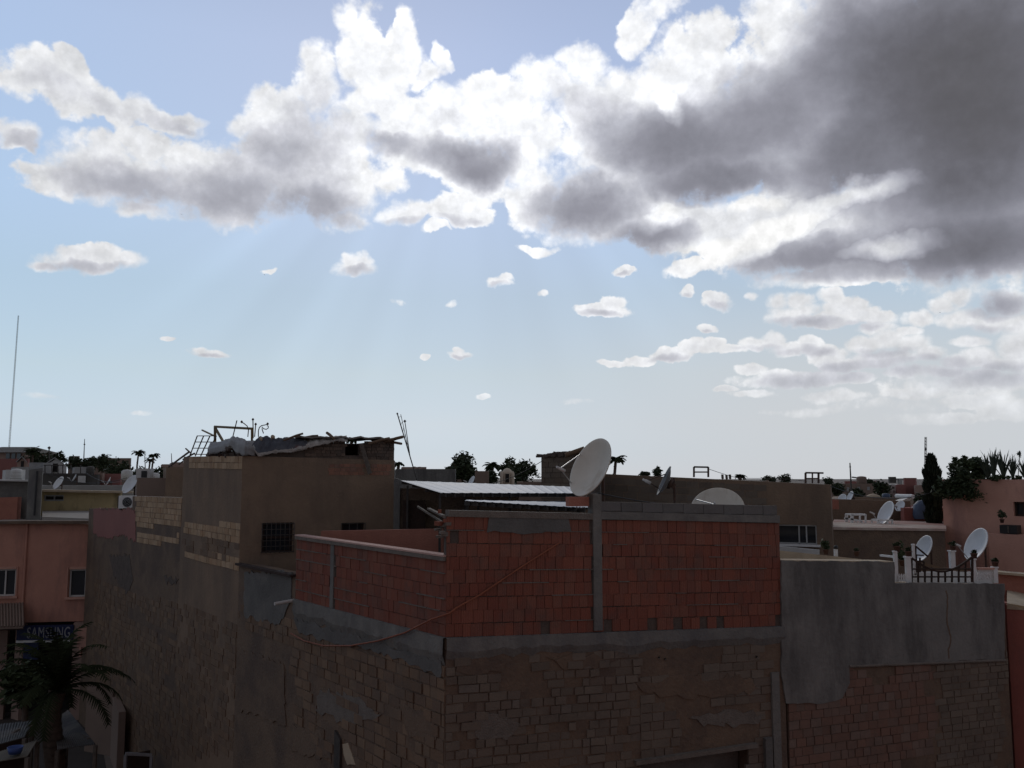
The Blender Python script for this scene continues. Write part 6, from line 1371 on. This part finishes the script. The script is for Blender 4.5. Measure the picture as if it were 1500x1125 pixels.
# right skyline
far('far_house', 'brown town houses beyond the mauve brown house, long low block', 1216, 1300, 709, 90, 'far_brown', 10, wins=[(1228,714,1233,719),(1240,714,1245,719),(1256,713,1261,718),(1270,713,1275,718)], roof='far_roof')
far('far_house', 'reddish stepped house beneath the thin crane arm', 1238, 1282, 705, 110, 'far_red', 8)
far('far_house', 'cream block with two rows of dark windows next to the red tower', 1300, 1314, 710, 100, 'off_white', 8, wins=[(1302,713,1305,716),(1308,713,1311,716),(1302,719,1305,722),(1308,719,1311,722)])
far('red_tower_house', 'dark red square tower house on the skyline', 1325, 1341, 700, 95, 'far_red', 6)
far('far_house', 'lower red wing beside the dark red tower house', 1313, 1326, 710, 94, 'far_red', 6)
far('far_house', 'pinkish skyline house between tower and cypress', 1340, 1360, 711, 92, 'far_wall', 6)
for i, (px, d, pt_, pb, w, lab) in enumerate(((1292,80,704,730,26,'dark round tree left of the cream block'),(1225,85,707,725,30,'dark low tree behind the mauve brown house'),(1274,105,702,716,14,'sparse tree on the skyline beside the crane'),(1348,60,718,745,22,'pale green bush between red tower and cypress'),(1255,70,716,732,24,'dark bush right of the tiny pale dish'))):
    tree('town_tree', lab, px, d, pt_, pb, w, 'leaf_dark', 700, 120+i, 'trees in the far town', 'tree', True, 0.)
b = MB(); b.lathe([(.46,-.05),(.44,.0),(.2,.12),(1e-3,.16)], P(1279,726.5,60), (0,0,1), 16); tag(b.build('thatched_roof', 'tan_screed', None, P(1279,726.5,60)), 'round straw sunshade on the roof beyond the mauve brown house', 'sunshade')
def mast(name, label, pb, pt_, d, w, lattice=True, wt=None, knobs=()):
    a, e = P(*pb, d), P(*pt_, d); b = MB(); wt = w if wt is None else wt
    if lattice:
        leg = [Vector((math.cos(k*2.094), math.sin(k*2.094), 0)) for k in range(3)]; n = max(10, int((e.z-a.z)/(w*2.2))); n = min(n, 60)
        for l in leg: b.tube([a+l*w, e+l*wt], [w*.16, wt*.16+.005], 4)
        for k in range(n):
            f0_, f1_ = k/n, (k+1)/n; 
            for j in range(3):
                p_ = a.lerp(e,f0_)+leg[j]*(w+(wt-w)*f0_); q_ = a.lerp(e,f1_)+leg[(j+1)%3]*(w+(wt-w)*f1_); b.tube([p_,q_], w*.07+.004, 3)
    else: b.tube([a, e], [w, wt], 6)
    for y, r_ in knobs:
        f = (y-pb[1])/(pt_[1]-pb[1]); b.lathe([(1e-3,-r_),(r_,0),(1e-3,r_)], a.lerp(e,f), (0,0,1), 8)
    return tag(b.build(name, 'far_roof' if lattice else 'dark_metal', None, a), label, 'mast', 'masts and aerials on the skyline')
mast('radio_mast', 'very tall thin radio mast leaning slightly above the hipped roof', (11,690), (27,462), 300, .26, True, .18)
mast('lattice_mast', 'red and white lattice mast with antennas beside the cypress', (1355,760), (1356,640), 60, .09, True, .07, [(658,.09),(669,.10),(695,.08),(703,.08)])
mast('aerial', 'tall thin aerial on the skyline above the low dark tree mass', (122,690), (124,643), 130, .10, False, .04, [(651,.16)])
mast('aerial', 'short pole with a lamp-like head on the skyline above the trees', (72,690), (72,655), 110, .09, False, .07, [(656,.22)])
mast('aerial', 'thin upright aerial rising from the town beyond the mauve brown house', (1248,735), (1245,678), 48, .05, False, .03, [(684,.06)])
mast('aerial', 'small twin aerial beside the leaning poles on the skyline', (252,686), (251,664), 60, .035, False, .02)
mast('aerial', 'faint thin pole right of the taller skyline palm', (213,690), (212,667), 110, .06, False, .04)
# tower crane and crane arm
cr_ = thing('tower_crane', 'small tower crane on the skyline left of the red tower', 'crane', P(1318,712,260)*1)
b = MB(); b.beam(P(1318,720,260), P(1318,701,260), .9, .9); b.build('mast', 'far_grey', cr_)
b = MB(); b.beam(P(1306,702,260), P(1326,702,260), .5, .5); b.beam(P(1340,702,260), P(1326,702,260), .35, .35); b.build('jib', 'far_grey', cr_)
b = MB(); q = P(1307,703,260); b.box(tuple(q), (1.8,1.2,1.8)); b.build('counterweight', 'far_roof', cr_)
b = MB(); b.beam(P(1248,699,250), P(1268,701.5,250), .4, .4); b.beam(P(1268,701.5,250), P(1268,720,250), .6, .6); tag(b.build('crane_arm', 'far_grey', None, P(1268,715,250)), 'long thin crane arm beside the upright aerial', 'crane')
# general town further off, mostly hidden, that closes the horizon
rt_ = random.Random(77); gaps = [(-20,110),(255,330),(560,640),(690,800),(860,1010),(1000,1230),(1220,1390)]
k_ = 0
# ------------------------------------------------------------------ birds
def bird(label, px, py, d, span, tilt, seed):
    c = P(px,py,d); b = MB(); s = span/2; Rm = Matrix.Rotation(tilt, 3, 'Y')@Matrix.Rotation(.5, 3, 'Z')
    T = lambda x, y, z: c+Rm@Vector((x,y,z))
    body = [T(0,-s*.35,0), T(0,-s*.15,.02*s), T(0,.1*s,.02*s), T(0,s*.42,0)]; b.tube(body, [s*.03, s*.10, s*.09, s*.015], 6)
    for q in (-1,1):
        w1 = [T(q*s*.06,-s*.12,0), T(q*s*.5,-s*.18,s*.22), T(q*s,s*.12,s*.12), T(q*s*.5,s*.06,s*.2), T(q*s*.06,s*.14,0)]
        b.face(w1); b.face([v-Vector((0,0,s*.03)) for v in w1][::-1])
    b.face([T(0,s*.35,0), T(-s*.14,s*.62,0), T(0,s*.5,.01), T(s*.14,s*.62,0)])
    tag(b.build('bird', 'feather', None, c), label, 'bird', 'birds in flight')
bird('bird with wings tilted steeply, flying below the big cloud', 387, 402, 60, .30, 1.0, 1)
bird('tiny level bird under the large grey cloud', 266, 314, 70, .24, .1, 2)
bird('tiny bird crossing the small white clouds by the dark cloud bank', 1377, 458, 70, .24, -.4, 3)
